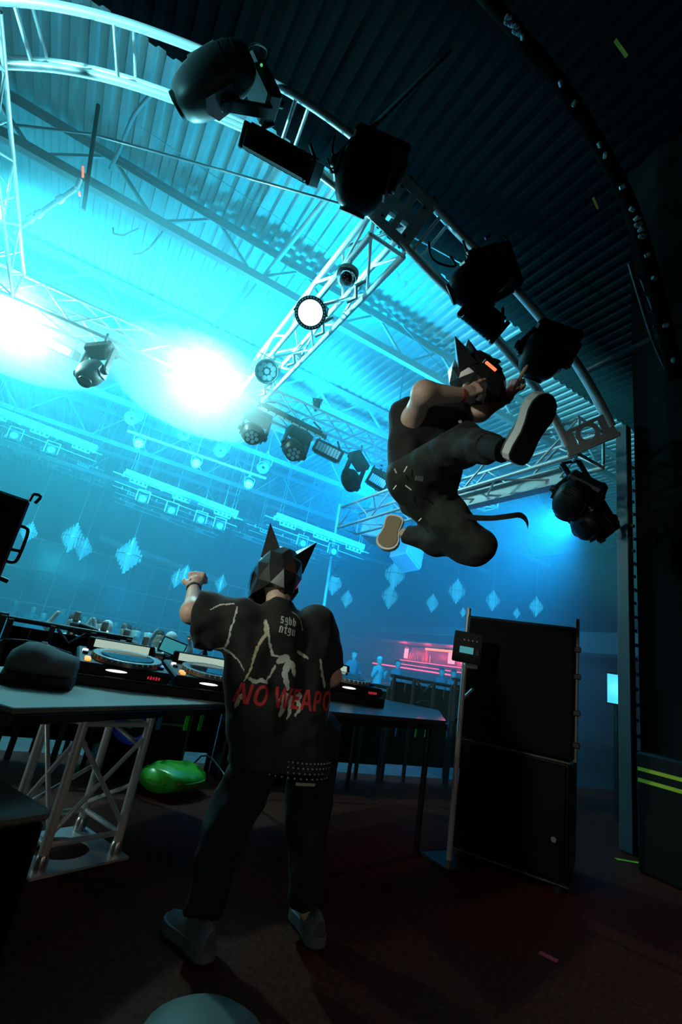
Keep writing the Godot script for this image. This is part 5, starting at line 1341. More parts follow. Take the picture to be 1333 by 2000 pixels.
# ---------------------------------------------------------------- the hall
func hall_things() -> void:
	# crowd barrier on the stage front, panel by panel
	for i in 8:
		var x := -1.4 + i * 1.05
		var o := thing("crowd_barrier", "%s black barrier panel along the stage front" % ["first", "second", "third", "fourth", "fifth", "sixth", "seventh", "eighth"][i], "barrier", Transform3D(Basis(), Vector3(x, 0, -5.15)), "barrier panels along the stage front")
		var top := [1.12, 1.1, 1.0, 1.0, 1.05, 1.2, 1.3, 1.38][i] as float
		part("panel", Mb.new().bx(Vector3(0.52, top * 0.55, 0), Vector3(1.0, top * 0.8, 0.03), 0.006), M.black_drape, o)
		part("top_rail", Mb.new().tube([Vector3(0, top, 0), Vector3(1.05, top, 0)], 0.022, 8), M.frame_blue, o)
		for q in [0.03, 0.36, 0.70, 1.02]:
			part("upright", Mb.new().bx(Vector3(q, top * 0.5, 0.035), Vector3(0.05, top, 0.03), 0.006), M.frame_blue, o)
		part("bracket", Mb.new().tube([Vector3(0.40, top - 0.02, 0.05), Vector3(0.52, top - 0.13, 0.05), Vector3(0.64, top - 0.02, 0.05)], 0.016, 6), M.rail_metal, o)
		for q in [0.2, 0.86]:
			part("pin", Mb.new().bx(Vector3(q, top - 0.12, 0.06), Vector3(0.018, 0.11, 0.018), 0.004), M.rail_metal, o)
		part("latch_handle", Mb.new().tube(bez([Vector3(0.42, top - 0.28, 0.05), Vector3(0.46, top - 0.24, 0.09), Vector3(0.58, top - 0.24, 0.09), Vector3(0.62, top - 0.28, 0.05)], 8), 0.01, 6), M.rail_metal, o)
		if i < 2:
			part("green_sticker", Mb.new().box(Transform3D(Basis(Vector3.BACK, 0.7), Vector3(0.25 + 0.3 * i, top - 0.22, 0.06)), Vector3(0.05, 0.05, 0.006)), M.green_strap, o)
	# lattice window on the far wall
	var o := struct("window_1", "white lattice of thin bars on the far left wall behind the crowd", "window")
	for j in 4:
		var a := at_z(40 + 10 * j, 1062 + 62 * j, -31.6)
		part("transom", Mb.new().bar(Vector3(-3.2, 5.05 - 1.75 * j, -31.6), Vector3(10.6, 5.05 - 1.75 * j, -31.6), 0.06, 0.06), M.white_metal, o)
	for i in 12:
		part("mullion", Mb.new().bar(Vector3(-3.2 + 1.25 * i, 5.1, -31.6), Vector3(-3.2 + 1.25 * i, -0.9, -31.6), 0.06, 0.06, Vector3.RIGHT), M.white_metal, o)
	for i in 11:
		for j in 3:
			part("pane", Mb.new().bx(Vector3(-2.575 + 1.25 * i, 4.175 - 1.75 * j, -31.72), Vector3(1.2, 1.7, 0.03)), M.pane_blue, o)
	# balcony ledge at the right and truss beam on the far wall
	whole("wall_pipe", "faint pipe along the far wall above the lattice", "pipe", Mb.new().tube([at_z(195, 1050, -31.0), at_z(430, 1135, -31.0)], 0.2, 8), M.pale_box)
	o = thing("balcony", "hazy balcony front on the right hall wall, above the loudspeaker stack", "balcony", Transform3D(Basis(), Vector3(20.4, 3.6, -26)))
	part("slab", Mb.new().bx(Vector3(0.6, 0, 6), Vector3(1.6, 0.3, 22)), M.wall_paint, o)
	part("front", Mb.new().bx(Vector3(-0.2, 0.45, 6), Vector3(0.08, 0.9, 22)), M.joist_steel, o)
	# bar
	o = thing("bar_counter", "red lit bar counter with shelves at the back of the hall", "bar", Transform3D(Basis(Vector3.UP, -PI / 2), Vector3(18.6, 0.75, -26.0)))
	bar_parts(o)
	o = thing("bar_canopy", "long dark canopy edged in pale lines above the red bar", "canopy", Transform3D(Basis(Vector3.UP, -PI / 2), Vector3(18.5, 3.25, -29.6)))
	part("fascia", Mb.new().bx(Vector3(5.5, 0.25, -0.6), Vector3(11.0, 0.5, 2.0)), M.canopy_dark, o)
	for y in [0.0, 0.5]:
		part("edge_line", Mb.new().bx(Vector3(5.5, y, 0.42), Vector3(11.0, 0.035, 0.04)), M.white_metal, o)
	for x in [0.3, 10.9]:
		part("post", Mb.new().bx(Vector3(x, -1.25, -1.5), Vector3(0.15, 2.5, 0.15)), M.canopy_dark, o)
	# white pole in the middle of the hall
	o = thing("hall_pole", "slim white hall pole right of the performer's mask, lamp cluster on top", "pole", Transform3D(Basis(), at_z(634, 1215, -16.0) * Vector3(1, 0, 1) + Vector3(0, -1.3, 0)))
	var pb := at_z(634, 1215, -16.0) * Vector3(1, 0, 1) + Vector3(0, -1.3, 0)
	part("pole", Mb.new().tube([Vector3.ZERO, at_z(664, 985, -16.0) - pb], 0.06, 8), M.white_metal, o)
	for k in 5:
		part("lamp_head", Mb.new().bx(at_z(652 + 6 * (k % 3), 1095 + 7 * k, -16.0) - pb, Vector3(0.22, 0.16, 0.2), 0.03), M.grey_shell, o)
	# chandeliers
	var ch := chandelier()
	var first := true
	for q in [[772, 1122, 20, 1.25, "big cascade chandelier in the middle, left of the jumper's knee"], [762, 1165, 23, 1.15, "cascade chandelier just below the big middle one"], [893, 1155, 18, 1.0, "cascade chandelier right of the big middle one"], [845, 1178, 20, 0.8, "small cascade chandelier between two larger ones"], [963, 1173, 16.5, 0.8, "cascade chandelier above the control box"], [653, 1140, 20, 0.9, "cascade chandelier next to the white hall pole"], [678, 1170, 22, 0.75, "small cascade chandelier right of the white hall pole"], [1048, 1185, 14, 0.7, "cascade chandelier half hidden by the loudspeaker top"], [905, 1196, 18.5, 0.4, "tiny far chandelier below the pair above the bar"], [1010, 1198, 15.5, 0.4, "tiny far chandelier left of the loudspeaker top"], [252, 1085, 20, 1.15, "cascade chandelier above the lattice, left of the raised fist"], [142, 1050, 21, 0.95, "cascade chandelier at the left above the lattice"], [163, 1072, 23, 0.8, "smaller cascade chandelier touching the left one"], [346, 1130, 23, 0.7, "faint cascade chandelier left of the raised arm"], [362, 1122, 22, 0.7, "faint cascade chandelier behind the raised fist"], [432, 1140, 23, 0.7, "faint cascade chandelier between the arm and the mask"], [56, 1040, 22, 0.7, "faint cascade chandelier at the far left"]]:
		var p := at_z(q[0], q[1], -q[2])
		var t := Transform3D(Basis().scaled(Vector3.ONE * q[3]), p)
		var cc := ch
		if first:
			ch.transform = t
			ch.set_meta("label", q[4])
			first = false
		else:
			cc = copy(ch, "chandelier", q[4], t)
		cc.get_node("stem").transform = Transform3D(Basis().scaled(Vector3(1, (9.01 - p.y) / q[3] - 0.5, 1)), Vector3(0, 0.5, 0))
	# crowd
	var bodies := [crowd_mesh(0), crowd_mesh(1), crowd_mesh(2)]
	var spots := [[142, 1222, 9.0, 0, "white", "crowd member in a white top with both arms up, left of the steel rail clamps"], [190, 1238, 10.5, 1, "skin", "crowd member behind the first media player's left end"], [208, 1226, 9.4, 0, "pale", "crowd member in a pale cap behind the first media player"], [243, 1242, 9.8, 2, "skin", "crowd member behind the gap between the media players"], [265, 1239, 11.2, 1, "blue", "crowd member in blue close to the previous gap"], [288, 1246, 11.7, 1, "skin", "crowd member left of the small monitor"], [308, 1253, 9.2, 2, "white", "crowd member in white left of the small monitor"], [334, 1248, 8.6, 0, "pale", "crowd member holding both arms up above the small monitor"], [85, 1202, 20.0, 1, "blue", "crowd member far back above the left barrier"], [106, 1204, 19.0, 2, "blue", "crowd member with dark hair far back above the left barrier"], [66, 1190, 22.0, 1, "blue", "hazy crowd member second from the left edge"], [30, 1182, 24.2, 2, "blue", "hazy crowd member nearest the left edge"], [170, 1195, 23.0, 0, "blue", "hazy crowd member with raised arms under the lattice"], [125, 1190, 24.0, 2, "blue", "hazy crowd member under the lattice at the left"], [228, 1215, 22.0, 1, "blue", "hazy crowd member in the far row behind the clamps"], [270, 1222, 22.0, 2, "blue", "hazy crowd member in the far row above the media players"], [660, 1296, 14.0, 2, "blue", "crowd member just right of the printed shirt, hair at barrier height"], [690, 1300, 13.0, 1, "blue", "crowd member left of the glossy deck table's far end"], [742, 1296, 14.0, 2, "pale", "crowd member in a pale cap before the red bar"], [778, 1300, 13.5, 1, "blue", "crowd member at the left end of the red bar"], [865, 1306, 13.0, 2, "blue", "crowd member before the middle of the red bar"], [888, 1308, 12.5, 1, "blue", "crowd member below the control box"]]
	for s in spots:
		var p := at_z(s[0], s[1], -s[2])
		crowd_person(s[5], p, bodies[s[3]], s[4])

func bar_parts(o: Node3D) -> void:
	part("counter", Mb.new().bx(Vector3(3.2, 0.55, 0), Vector3(7.4, 1.1, 0.7), 0.02), M.bar_wood, o)
	part("counter_top", Mb.new().bx(Vector3(3.2, 1.13, 0), Vector3(7.6, 0.06, 0.8), 0.01), M.bar_wood, o)
	part("counter_light", Mb.new().bx(Vector3(3.2, 1.0, 0.37), Vector3(7.4, 0.06, 0.03)), M.bar_red, o)
	part("back_panel", Mb.new().bx(Vector3(3.6, 1.2, -1.6), Vector3(6.8, 2.4, 0.1)), M.bar_wood, o)
	for x in [0.6, 2.4, 5.6]:
		part("column", Mb.new().bx(Vector3(x, 1.2, -1.4), Vector3(0.5 if x != 0.6 else 0.12, 2.4, 0.2), 0.02), M.bar_column, o)
	for q in [[0.75, 1.95, 0.35, 0.6], [4.9, 1.95, 0.5, 0.6], [5.9, 2.0, 0.4, 0.55]]:
		part("lit_panel", Mb.new().bx(Vector3(q[0], q[1], -1.25), Vector3(q[2], q[3], 0.06)), M.bar_sign, o)
	part("header_light", Mb.new().bx(Vector3(4.4, 2.34, -1.25), Vector3(3.6, 0.12, 0.06)), M.bar_orange, o)
	for y in [1.3, 1.55]:
		part("shelf", Mb.new().bx(Vector3(3.2, y, -1.3), Vector3(6.4, 0.05, 0.3)), M.bar_wood, o)
		part("shelf_light", Mb.new().bx(Vector3(3.2, y - 0.05, -1.13), Vector3(6.4, 0.04, 0.03)), M.bar_red, o)
	for k in 12:
		whole("bottle", "slim bottle in the row on the red bar's upper shelf", "bottle", Mb.new().lathe(Transform3D(), [Vector2(0.05, 0), Vector2(0.05, 0.25), Vector2(0.02, 0.33), Vector2(0.02, 0.42), Vector2(0, 0.42)], 8), M.bottle_glass, o.transform * Transform3D(Basis(), Vector3(0.9 + 0.19 * k + 0.03 * sin(k * 3.0), 1.577, -1.3)), "bottles on the bar shelf")
	var t := o.transform
	for x in [1.0, 3.2, 5.4]:
		omni(t * Vector3(x, 2.0, -0.8), Color(1.0, 0.05, 0.12), 2.0, 0.1)

func chandelier() -> Node3D:
	var o := thing("chandelier", "cascade chandelier", "chandelier", Transform3D(), "cascade chandeliers in the hall")
	part("stem", Mb.new().tube([Vector3(0, 0, 0), Vector3(0, 1, 0)], 0.012, 5), M.steel, o)
	for q in [[0.04, 0.66], [0.13, 0.54], [0.22, 0.40], [0.31, 0.27], [0.40, 0.14]]:
		var mb := Mb.new()
		var n := int(4 + q[0] * 28)
		for j in n:
			var an := TAU * j / n
			for s: float in [-0.5, 0.5]:
				mb.box(Transform3D(Basis(Vector3.UP, -an), Vector3(cos(an) * q[0], s * q[1] + 0.02 * sin(j * 2.0 + q[0] * 9.0), sin(an) * q[0])), Vector3(0.014, q[1] * 0.9, 0.05))
		part("tier", mb, M.crystal_glow, o)
	part("frame_ring", Mb.new().lathe(Transform3D(), [Vector2(0.39, -0.012), Vector2(0.42, -0.012), Vector2(0.42, 0.012), Vector2(0.39, 0.012), Vector2(0.39, -0.012)], 16), M.steel, o)
	return o

func crowd_mesh(kind: int) -> ArrayMesh:
	var b := []
	b.append([Vector3(0, 0.95, 0), Vector3(0, 1.35, 0), 0.15, 0.17])
	b.append([Vector3(-0.14, 1.4, 0), Vector3(0.14, 1.4, 0), 0.07, 0.07])
	for s: float in [-1.0, 1.0]:
		b.append([Vector3(s * 0.08, 0.9, 0), Vector3(s * 0.1, 0.06, 0), 0.09, 0.055])
		if kind == 0:
			b.append([Vector3(s * 0.19, 1.4, 0), Vector3(s * 0.36, 1.55, 0.05), 0.055, 0.045])
			b.append([Vector3(s * 0.36, 1.55, 0.05), Vector3(s * 0.26, 1.8, 0.08), 0.045, 0.04])
		else:
			b.append([Vector3(s * 0.19, 1.4, 0), Vector3(s * 0.25, 1.12, 0.02), 0.055, 0.045])
			b.append([Vector3(s * 0.25, 1.12, 0.02), Vector3(s * 0.2, 0.95 + 0.2 * kind, 0.2), 0.045, 0.04])
	return net(b, 0.05, 0.045).mesh()

func crowd_person(label: String, head: Vector3, body: ArrayMesh, look: String) -> void:
	var base := Vector3(head.x, -0.9, head.z)
	if head.z > -12.0:
		base.y = -0.55
	elif head.x > 6.5:
		base.y = -0.05
	elif head.z < -19.0:
		base.y = [-0.55, -0.4, -0.25][clampi(int((-head.z - 19.0) / 2.0), 0, 2)]
	var o := thing("person", label, "person", Transform3D(Basis(), base), "crowd in the hall")
	part("body", body, {"white": M.cloth_white, "pale": M.cloth_pale, "skin": M.cloth_dark, "blue": M.cloth_dark}[look], o)
	part("head", net([[Vector3(0, 1.6, 0.0), Vector3(0, 1.68, -0.01), 0.085, 0.1], [Vector3(0, 1.45, 0), Vector3(0, 1.58, 0), 0.055, 0.055], [Vector3(0, 1.6, 0.09), Vector3(0, 1.63, 0.1), 0.018, 0.014]], 0.03, 0.03), M.skin, o)
	part("hair", net([[Vector3(0, 1.72, -0.02), Vector3(0, 1.66, -0.05), 0.1, 0.09]], 0.02, 0.035), M.cloth_white if look == "pale" else M.hair_dark, o)

# ---------------------------------------------------------------- smooth bodies
# bones: [a, b, ra, rb, options]; joined by a smooth minimum of width k and meshed on a grid of the given cell (surface nets)
# options: flat (the far end is cut square), flat0 (the near end too), squash (a vector: the section is divided by it along an axis)
func net(bones: Array, k: float, cell: float, cuts := [], folds: FastNoiseLite = null, amp := 0.0) -> Mb:
	const N := 8
	var size := cell * N
	var blocks := {}
	var reach := k + size * 0.9 + amp
	for bi in bones.size():
		var b: Array = bones[bi]
		var r := maxf(b[2], b[3]) + reach
		var lo: Vector3 = (b[0] as Vector3).min(b[1]) - Vector3.ONE * r
		var hi: Vector3 = (b[0] as Vector3).max(b[1]) + Vector3.ONE * r
		for x in range(floori(lo.x / size), floori(hi.x / size) + 1):
			for y in range(floori(lo.y / size), floori(hi.y / size) + 1):
				for z in range(floori(lo.z / size), floori(hi.z / size) + 1):
					var c := (Vector3(x, y, z) + Vector3.ONE * 0.5) * size
					if capsule(c, b) < reach + 0.02:
						var key := Vector3i(x, y, z)
						if not blocks.has(key):
							blocks[key] = []
						blocks[key].append(b)
	var out := Mb.new()
	var pos := {}
	var nor := {}
	const W := N + 2
	var f := PackedFloat32Array()
	f.resize(W * W * W)
	var corner := [0, 1, W, W + 1, W * W, W * W + 1, W * W + W, W * W + W + 1]
	for key: Vector3i in blocks:
		var near: Array = blocks[key]
		var o := Vector3(key) * size
		var dc := field(o + Vector3.ONE * size * 0.5, near, k, cuts, folds, amp)
		if absf(dc) > size * 0.95 + amp + k * 0.5:
			continue
		var i := 0
		for z in W:
			for y in W:
				for x in W:
					f[i] = field(o + Vector3(x - 1, y - 1, z - 1) * cell, near, k, cuts, folds, amp)
					i += 1
		for z in range(1, N + 1):
			for y in range(1, N + 1):
				for x in range(1, N + 1):
					var n0 := x + y * W + z * W * W
					for ax in 3:
						var st: int = [1, W, W * W][ax]
						var va := f[n0]
						var vb := f[n0 + st]
						if (va < 0.0) == (vb < 0.0):
							continue
						var s1: int = [W, W * W, 1][ax]
						var s2: int = [W * W, 1, W][ax]
						var q := []
						for d in [0, s1, s1 + s2, s2]:
							var cn: int = n0 - d
							var cx := cn % W
							var cy := (cn / W) % W
							var cz := cn / (W * W)
							var id := Vector3i(key.x * N + cx, key.y * N + cy, key.z * N + cz)
							if not pos.has(id):
								var sum := Vector3.ZERO
								var cnt := 0
								for e in 12:
									var e0: int = [0, 2, 4, 6, 0, 1, 4, 5, 0, 1, 2, 3][e]
									var e1: int = [1, 3, 5, 7, 2, 3, 6, 7, 4, 5, 6, 7][e]
									var a := f[cn + corner[e0]]
									var b2 := f[cn + corner[e1]]
									if (a < 0.0) != (b2 < 0.0):
										var t := a / (a - b2)
										var p0 := Vector3(e0 & 1, (e0 >> 1) & 1, e0 >> 2)
										var p1 := Vector3(e1 & 1, (e1 >> 1) & 1, e1 >> 2)
										sum += p0.lerp(p1, t)
										cnt += 1
								var pp := sum / maxf(cnt, 1)
								pos[id] = o + (Vector3(cx - 1, cy - 1, cz - 1) + pp) * cell
								var g := Vector3(f[cn + corner[1]] + f[cn + corner[3]] + f[cn + corner[5]] + f[cn + corner[7]] - f[cn] - f[cn + corner[2]] - f[cn + corner[4]] - f[cn + corner[6]],
									f[cn + corner[2]] + f[cn + corner[3]] + f[cn + corner[6]] + f[cn + corner[7]] - f[cn] - f[cn + corner[1]] - f[cn + corner[4]] - f[cn + corner[5]],
									f[cn + corner[4]] + f[cn + corner[5]] + f[cn + corner[6]] + f[cn + corner[7]] - f[cn] - f[cn + corner[1]] - f[cn + corner[2]] - f[cn + corner[3]])
								nor[id] = g.normalized()
							q.append(id)
						out.tri(pos[q[0]], pos[q[1]], pos[q[2]], nor[q[0]], nor[q[1]], nor[q[2]])
						out.tri(pos[q[0]], pos[q[2]], pos[q[3]], nor[q[0]], nor[q[2]], nor[q[3]])
	return out

func capsule(p: Vector3, b: Array) -> float:
	var a: Vector3 = b[0]
	var ab: Vector3 = b[1] - a
	var ap := p - a
	var l2 := ab.length_squared()
	var h := clampf(ap.dot(ab) / l2, 0.0, 1.0) if l2 > 1e-9 else 0.0
	var v := ap - ab * h
	var d: float
	if b.size() > 4 and b[4].has("thin"):      # section narrower along the axis thin by the factor
		var ax: Vector3 = b[4].thin
		var c := v.dot(ax)
		v += ax * c * (b[4].by - 1.0)
		d = v.length() - lerpf(b[2], b[3], h)
		d *= 0.8
	else:
		d = v.length() - lerpf(b[2], b[3], h)
	if b.size() > 4 and b[4].has("flat"):
		d = maxf(d, (p - b[1]).dot(ab / sqrt(l2)))
	return d

func field(p: Vector3, bones: Array, k: float, cuts: Array, folds: FastNoiseLite, amp: float) -> float:
	var d := 1e3
	for b in bones:
		var c := capsule(p, b)
		var h := maxf(k - absf(d - c), 0.0) / k
		d = minf(d, c) - h * h * k * 0.25
	if folds:
		d += folds.get_noise_3d(p.x, p.y, p.z) * amp
	for c in cuts:
		d = maxf(d, (p - c[0]).dot(c[1]))
	return d

# ---------------------------------------------------------------- the two performers
# bones of one hand: five separate fingers rooted in the palm; curl 0 straight, 1 closed
func hand_bones(wrist: Vector3, fwd: Vector3, back: Vector3, thumb_side: float, curl: Array, s := 1.0) -> Array:
	fwd = fwd.normalized()
	back = (back - fwd * back.dot(fwd)).normalized()
	var side := fwd.cross(back) * thumb_side
	var out := []
	var len := [[0.042, 0.027, 0.021], [0.047, 0.030, 0.022], [0.043, 0.028, 0.021], [0.034, 0.021, 0.018]]
	for i in 4:
		var off := (0.030 - 0.020 * i) * s
		var root := wrist + side * off * 0.6 + fwd * 0.01
		var kn := wrist + fwd * (0.092 - 0.004 * absf(i - 1)) * s + side * off
		out.append([root, kn, 0.017 * s, 0.0125 * s])
		var d := (fwd + side * (0.10 - 0.08 * i)).normalized()
		var p := kn
		for j in 3:
			var an: float = curl[i] * [1.35, 1.55, 1.0][j]
			d = d.rotated(fwd.cross(-back).normalized(), an)
			var q: Vector3 = p + d * len[i][j] * s
			out.append([p, q, (0.0098 - 0.0009 * j) * s, (0.0092 - 0.0009 * j) * s])
			p = q
	var tb := wrist + side * 0.030 * s + fwd * 0.028 * s
	var td := (side * 0.75 + fwd * 0.65 - back * 0.25).normalized()
	out.append([wrist + side * 0.012 * s + fwd * 0.012 * s, tb, 0.017 * s, 0.0145 * s])
	var t1 := tb + td * 0.036 * s
	out.append([tb, t1, 0.0125 * s, 0.0108 * s])
	var td2: Vector3 = (td + fwd * 0.5 - side * 0.9 * curl[4] - back * 0.7 * curl[4]).normalized()
	out.append([t1, t1 + td2 * 0.030 * s, 0.0108 * s, 0.0088 * s])
	return out
func shoe(parent: Node, called: String, heel: Vector3, toe: Vector3, up: Vector3, wid: float, side_m: Material, sole_m: Material, upper_m: Material, high := 0.095, lip := 1.04) -> void:
	var x := (toe - heel)
	var L := x.length()
	x = x / L
	var y := (up - x * up.dot(x)).normalized()
	var b := Basis(x, y, x.cross(y))
	var pts := PackedVector2Array()
	var tab := [[0.0, 0.20], [0.02, 0.55], [0.08, 0.78], [0.2, 0.82], [0.4, 0.74], [0.55, 0.82], [0.7, 1.0], [0.82, 0.97], [0.92, 0.76], [0.98, 0.42], [1.0, 0.15]]
	for q in tab:
		pts.append(Vector2(q[0] * L, q[1] * wid / 2.0))
	for i in range(tab.size() - 1, -1, -1):
		pts.append(Vector2(tab[i][0] * L, -tab[i][1] * wid / 2.0))
	var flat := Transform3D(b * Basis(Vector3.RIGHT, Vector3.FORWARD, Vector3.UP), heel)
	var o := Node3D.new()
	o.name = called
	parent.add_child(o, true)
	part("outsole", Mb.new().plate(flat.translated(y * 0.004), pts, 0.008), sole_m, o)
	var mid := PackedVector2Array()
	for p in pts:
		mid.append(Vector2((p.x - L / 2.0) * (1.0 + (lip - 1.0) * 0.6) + L / 2.0, p.y * lip))
	part("midsole", Mb.new().plate(flat.translated(y * 0.028), mid, 0.042), side_m, o)
	var rings := []
	for q in [[0.03, 0.60, 0.8], [0.06, 0.74, 1.0], [0.16, 0.80, 1.05], [0.3, 0.76, 1.0], [0.42, 0.74, 0.92], [0.55, 0.8, 0.78], [0.7, 0.96, 0.62], [0.83, 0.92, 0.52], [0.93, 0.7, 0.42], [0.985, 0.36, 0.25]]:
		var rg := PackedVector3Array()
		for j in 16:
			var an := TAU * j / 16.0
			var yy: float = 0.03 + maxf(sin(an), -0.05) * high * q[2]
			rg.append(heel + x * q[0] * L + y * yy + b.z * cos(an) * q[1] * wid / 2.0 * (1.0 - 0.25 * maxf(sin(an), 0.0)))
		rings.append(rg)
	part("upper", Mb.new().loft(rings), upper_m, o)

# faceted helmet with two pointed ears; -z is the face
func mask(parent: Node, t: Transform3D, eyes: bool) -> void:
	var mb := Mb.new()
	var rows := []
	var ys := [-0.15, -0.055, 0.03, 0.10, 0.145]
	var rx := [0.098, 0.118, 0.125, 0.106, 0.058]
	var rz := [0.112, 0.140, 0.146, 0.126, 0.080]
	for i in 5:
		var row := []
		for j in 10:
			var an := TAU * (j + (0.5 if i % 2 == 1 else 0.0)) / 10.0
			var p := Vector3(sin(an) * rx[i], ys[i], -cos(an) * rz[i])
			var front := maxf(cos(an), 0.0)
			if i == 0:
				p.y += 0.085 * pow(maxf(-cos(an), 0.0), 1.5) - 0.02 * front
				p.z -= 0.03 * front * front
			if i == 1:
				p.z -= 0.035 * pow(front, 3.0)
			if i == 2:
				p.z -= 0.012 * pow(front, 3.0)
			row.append(t * (p * 1.04))
		rows.append(row)
	var c := t * Vector3(0, 0, 0)
	for i in 4:
		for j in 10:
			var a: Vector3 = rows[i][j]
			var b: Vector3 = rows[i][(j + 1) % 10]
			if i % 2 == 0:
				mb.flat(a, b, rows[i + 1][j], c)
				mb.flat(b, rows[i + 1][(j + 1) % 10], rows[i + 1][j], c)
			else:
				mb.flat(a, b, rows[i + 1][(j + 1) % 10], c)
				mb.flat(a, rows[i + 1][(j + 1) % 10], rows[i + 1][j], c)
	var top := t * Vector3(0, 0.162, 0.01)
	for j in 10:
		mb.flat(rows[4][j], rows[4][(j + 1) % 10], top, c)
	# a thickness at the open rim
	for j in 10:
		var a: Vector3 = rows[0][j]
		var b: Vector3 = rows[0][(j + 1) % 10]
		mb.flat(a, b, a.lerp(c, 0.12), t * Vector3(0, -0.4, 0))
		mb.flat(b, b.lerp(c, 0.12), a.lerp(c, 0.12), t * Vector3(0, -0.4, 0))
	var o := part("mask", mb, M.mask_black, parent)
	for s: float in [-1.0, 1.0]:
		var e := Mb.new()
		var q := [Vector3(s * 0.025, 0.145, -0.045), Vector3(s * 0.112, 0.075, -0.075), Vector3(s * 0.122, 0.06, 0.035), Vector3(s * 0.045, 0.135, 0.06)]
		var tip := Vector3(s * 0.142, 0.262, -0.005)
		var mid := Vector3(s * 0.09, 0.14, 0.0)
		for i in 4:
			e.flat(t * q[i], t * q[(i + 1) % 4], t * tip, t * mid)
		e.flat(t * q[0], t * q[1], t * q[2], t * (mid + Vector3(0, 0.1, 0)))
		e.flat(t * q[0], t * q[2], t * q[3], t * (mid + Vector3(0, 0.1, 0)))
		part("ear", e, M.mask_black, o)
		# brow and cheek plates
		var pl := Mb.new()
		for f in [[Vector3(s * 0.012, 0.055, -0.172), Vector3(s * 0.10, 0.095, -0.118), Vector3(s * 0.105, 0.065, -0.122)], [Vector3(s * 0.012, 0.055, -0.172), Vector3(s * 0.105, 0.065, -0.122), Vector3(s * 0.02, 0.035, -0.178)], [Vector3(s * 0.125, 0.03, -0.06), Vector3(s * 0.136, -0.04, 0.03), Vector3(s * 0.118, -0.13, -0.02)]]:
			pl.flat(t * f[0], t * f[1], t * f[2], c)
			pl.flat(t * (f[0] * 0.95), t * (f[1] * 0.95), t * (f[2] * 0.95), t * (f[0] * 2.0))
		part("face_plate", pl, M.mask_black, o)
		if eyes:
			part("eye_light", Mb.new().box(t * Transform3D(along(Vector3(-s * 0.5, -0.8, -0.4), Vector3.RIGHT), Vector3(s * 0.083, 0.030, -0.135)), Vector3(0.018, 0.012, 0.082), 0.004), M.red_glow, o)
			part("eye_socket", Mb.new().box(t * Transform3D(along(Vector3(-s * 0.5, -0.8, -0.4), Vector3.RIGHT), Vector3(s * 0.081, 0.033, -0.130)), Vector3(0.035, 0.012, 0.10), 0.004), M.mask_black, o)

# ---------------------------------------------------------------- shirt print
func letters(im: Image, text: String, at: Vector2, wide: float, tall: float, col: Color, slope := 0.0) -> void:
	var tm := TextMesh.new()
	tm.text = text
	var sf := SystemFont.new()
	sf.font_names = PackedStringArray(["Droid Sans"])
	sf.font_weight = 700
	tm.font = sf
	tm.font_size = 64
	tm.depth = 0.0
	var a := tm.get_mesh_arrays()
	var v: PackedVector3Array = a[Mesh.ARRAY_VERTEX]
	var idx = a[Mesh.ARRAY_INDEX]
	if v.is_empty():
		return
	var lo := Vector2(1e9, 1e9)
	var hi := -lo
	for p in v:
		lo = lo.min(Vector2(p.x, p.y))
		hi = hi.max(Vector2(p.x, p.y))
	var n: int = idx.size() if idx != null and idx.size() else v.size()
	for i in range(0, n, 3):
		var t := []
		for k in 3:
			var p: Vector3 = v[idx[i + k]] if idx != null and idx.size() else v[i + k]
			var q := Vector2((p.x - lo.x) / (hi.x - lo.x) * wide, (1.0 - (p.y - lo.y) / (hi.y - lo.y)) * tall)
			t.append(at + q + Vector2(0, q.x * slope))
		fill_tri(im, t[0], t[1], t[2], col)
func fill_tri(im: Image, a: Vector2, b: Vector2, c: Vector2, col: Color) -> void:
	var lo := a.min(b).min(c)
	var hi := a.max(b).max(c)
	for y in range(maxi(int(lo.y), 0), mini(int(hi.y) + 1, im.get_height() - 1) + 1):
		for x in range(maxi(int(lo.x), 0), mini(int(hi.x) + 1, im.get_width() - 1) + 1):
			var p := Vector2(x + 0.5, y + 0.5)
			var s0 := (b - a).cross(p - a)
			var s1 := (c - b).cross(p - b)
			var s2 := (a - c).cross(p - c)
			if (s0 >= 0 and s1 >= 0 and s2 >= 0) or (s0 <= 0 and s1 <= 0 and s2 <= 0):
				im.set_pixel(x, y, col)
func stroke(im: Image, pts: Array, w0: float, w1: float, col: Color, nz: FastNoiseLite, rough := 0.6) -> void:
	for i in pts.size() - 1:
		var a: Vector2 = pts[i]
		var b: Vector2 = pts[i + 1]
		var n := int(a.distance_to(b)) + 1
		for j in n:
			var s := (i + float(j) / n) / (pts.size() - 1)
			var p := a.lerp(b, float(j) / n)
			p += Vector2(nz.get_noise_2d(p.x * 3.0, p.y * 3.0), nz.get_noise_2d(p.y * 3.0 + 50.0, p.x * 3.0)) * 5.0 * rough
			var r := lerpf(w0, w1, s) * (1.0 + rough * nz.get_noise_2d(p.x * 2.0 + 99.0, p.y * 2.0))
			for y in range(int(p.y - r), int(p.y + r) + 1):
				for x in range(int(p.x - r), int(p.x + r) + 1):
					if x >= 0 and y >= 0 and x < im.get_width() and y < im.get_height() and Vector2(x, y).distance_to(p) <= r:
						var g := 0.55 + 0.45 * nz.get_noise_2d(x * 7.0, y * 7.0)
						im.set_pixel(x, y, im.get_pixel(x, y).lerp(col, clampf(g, 0.1, 1.0)))

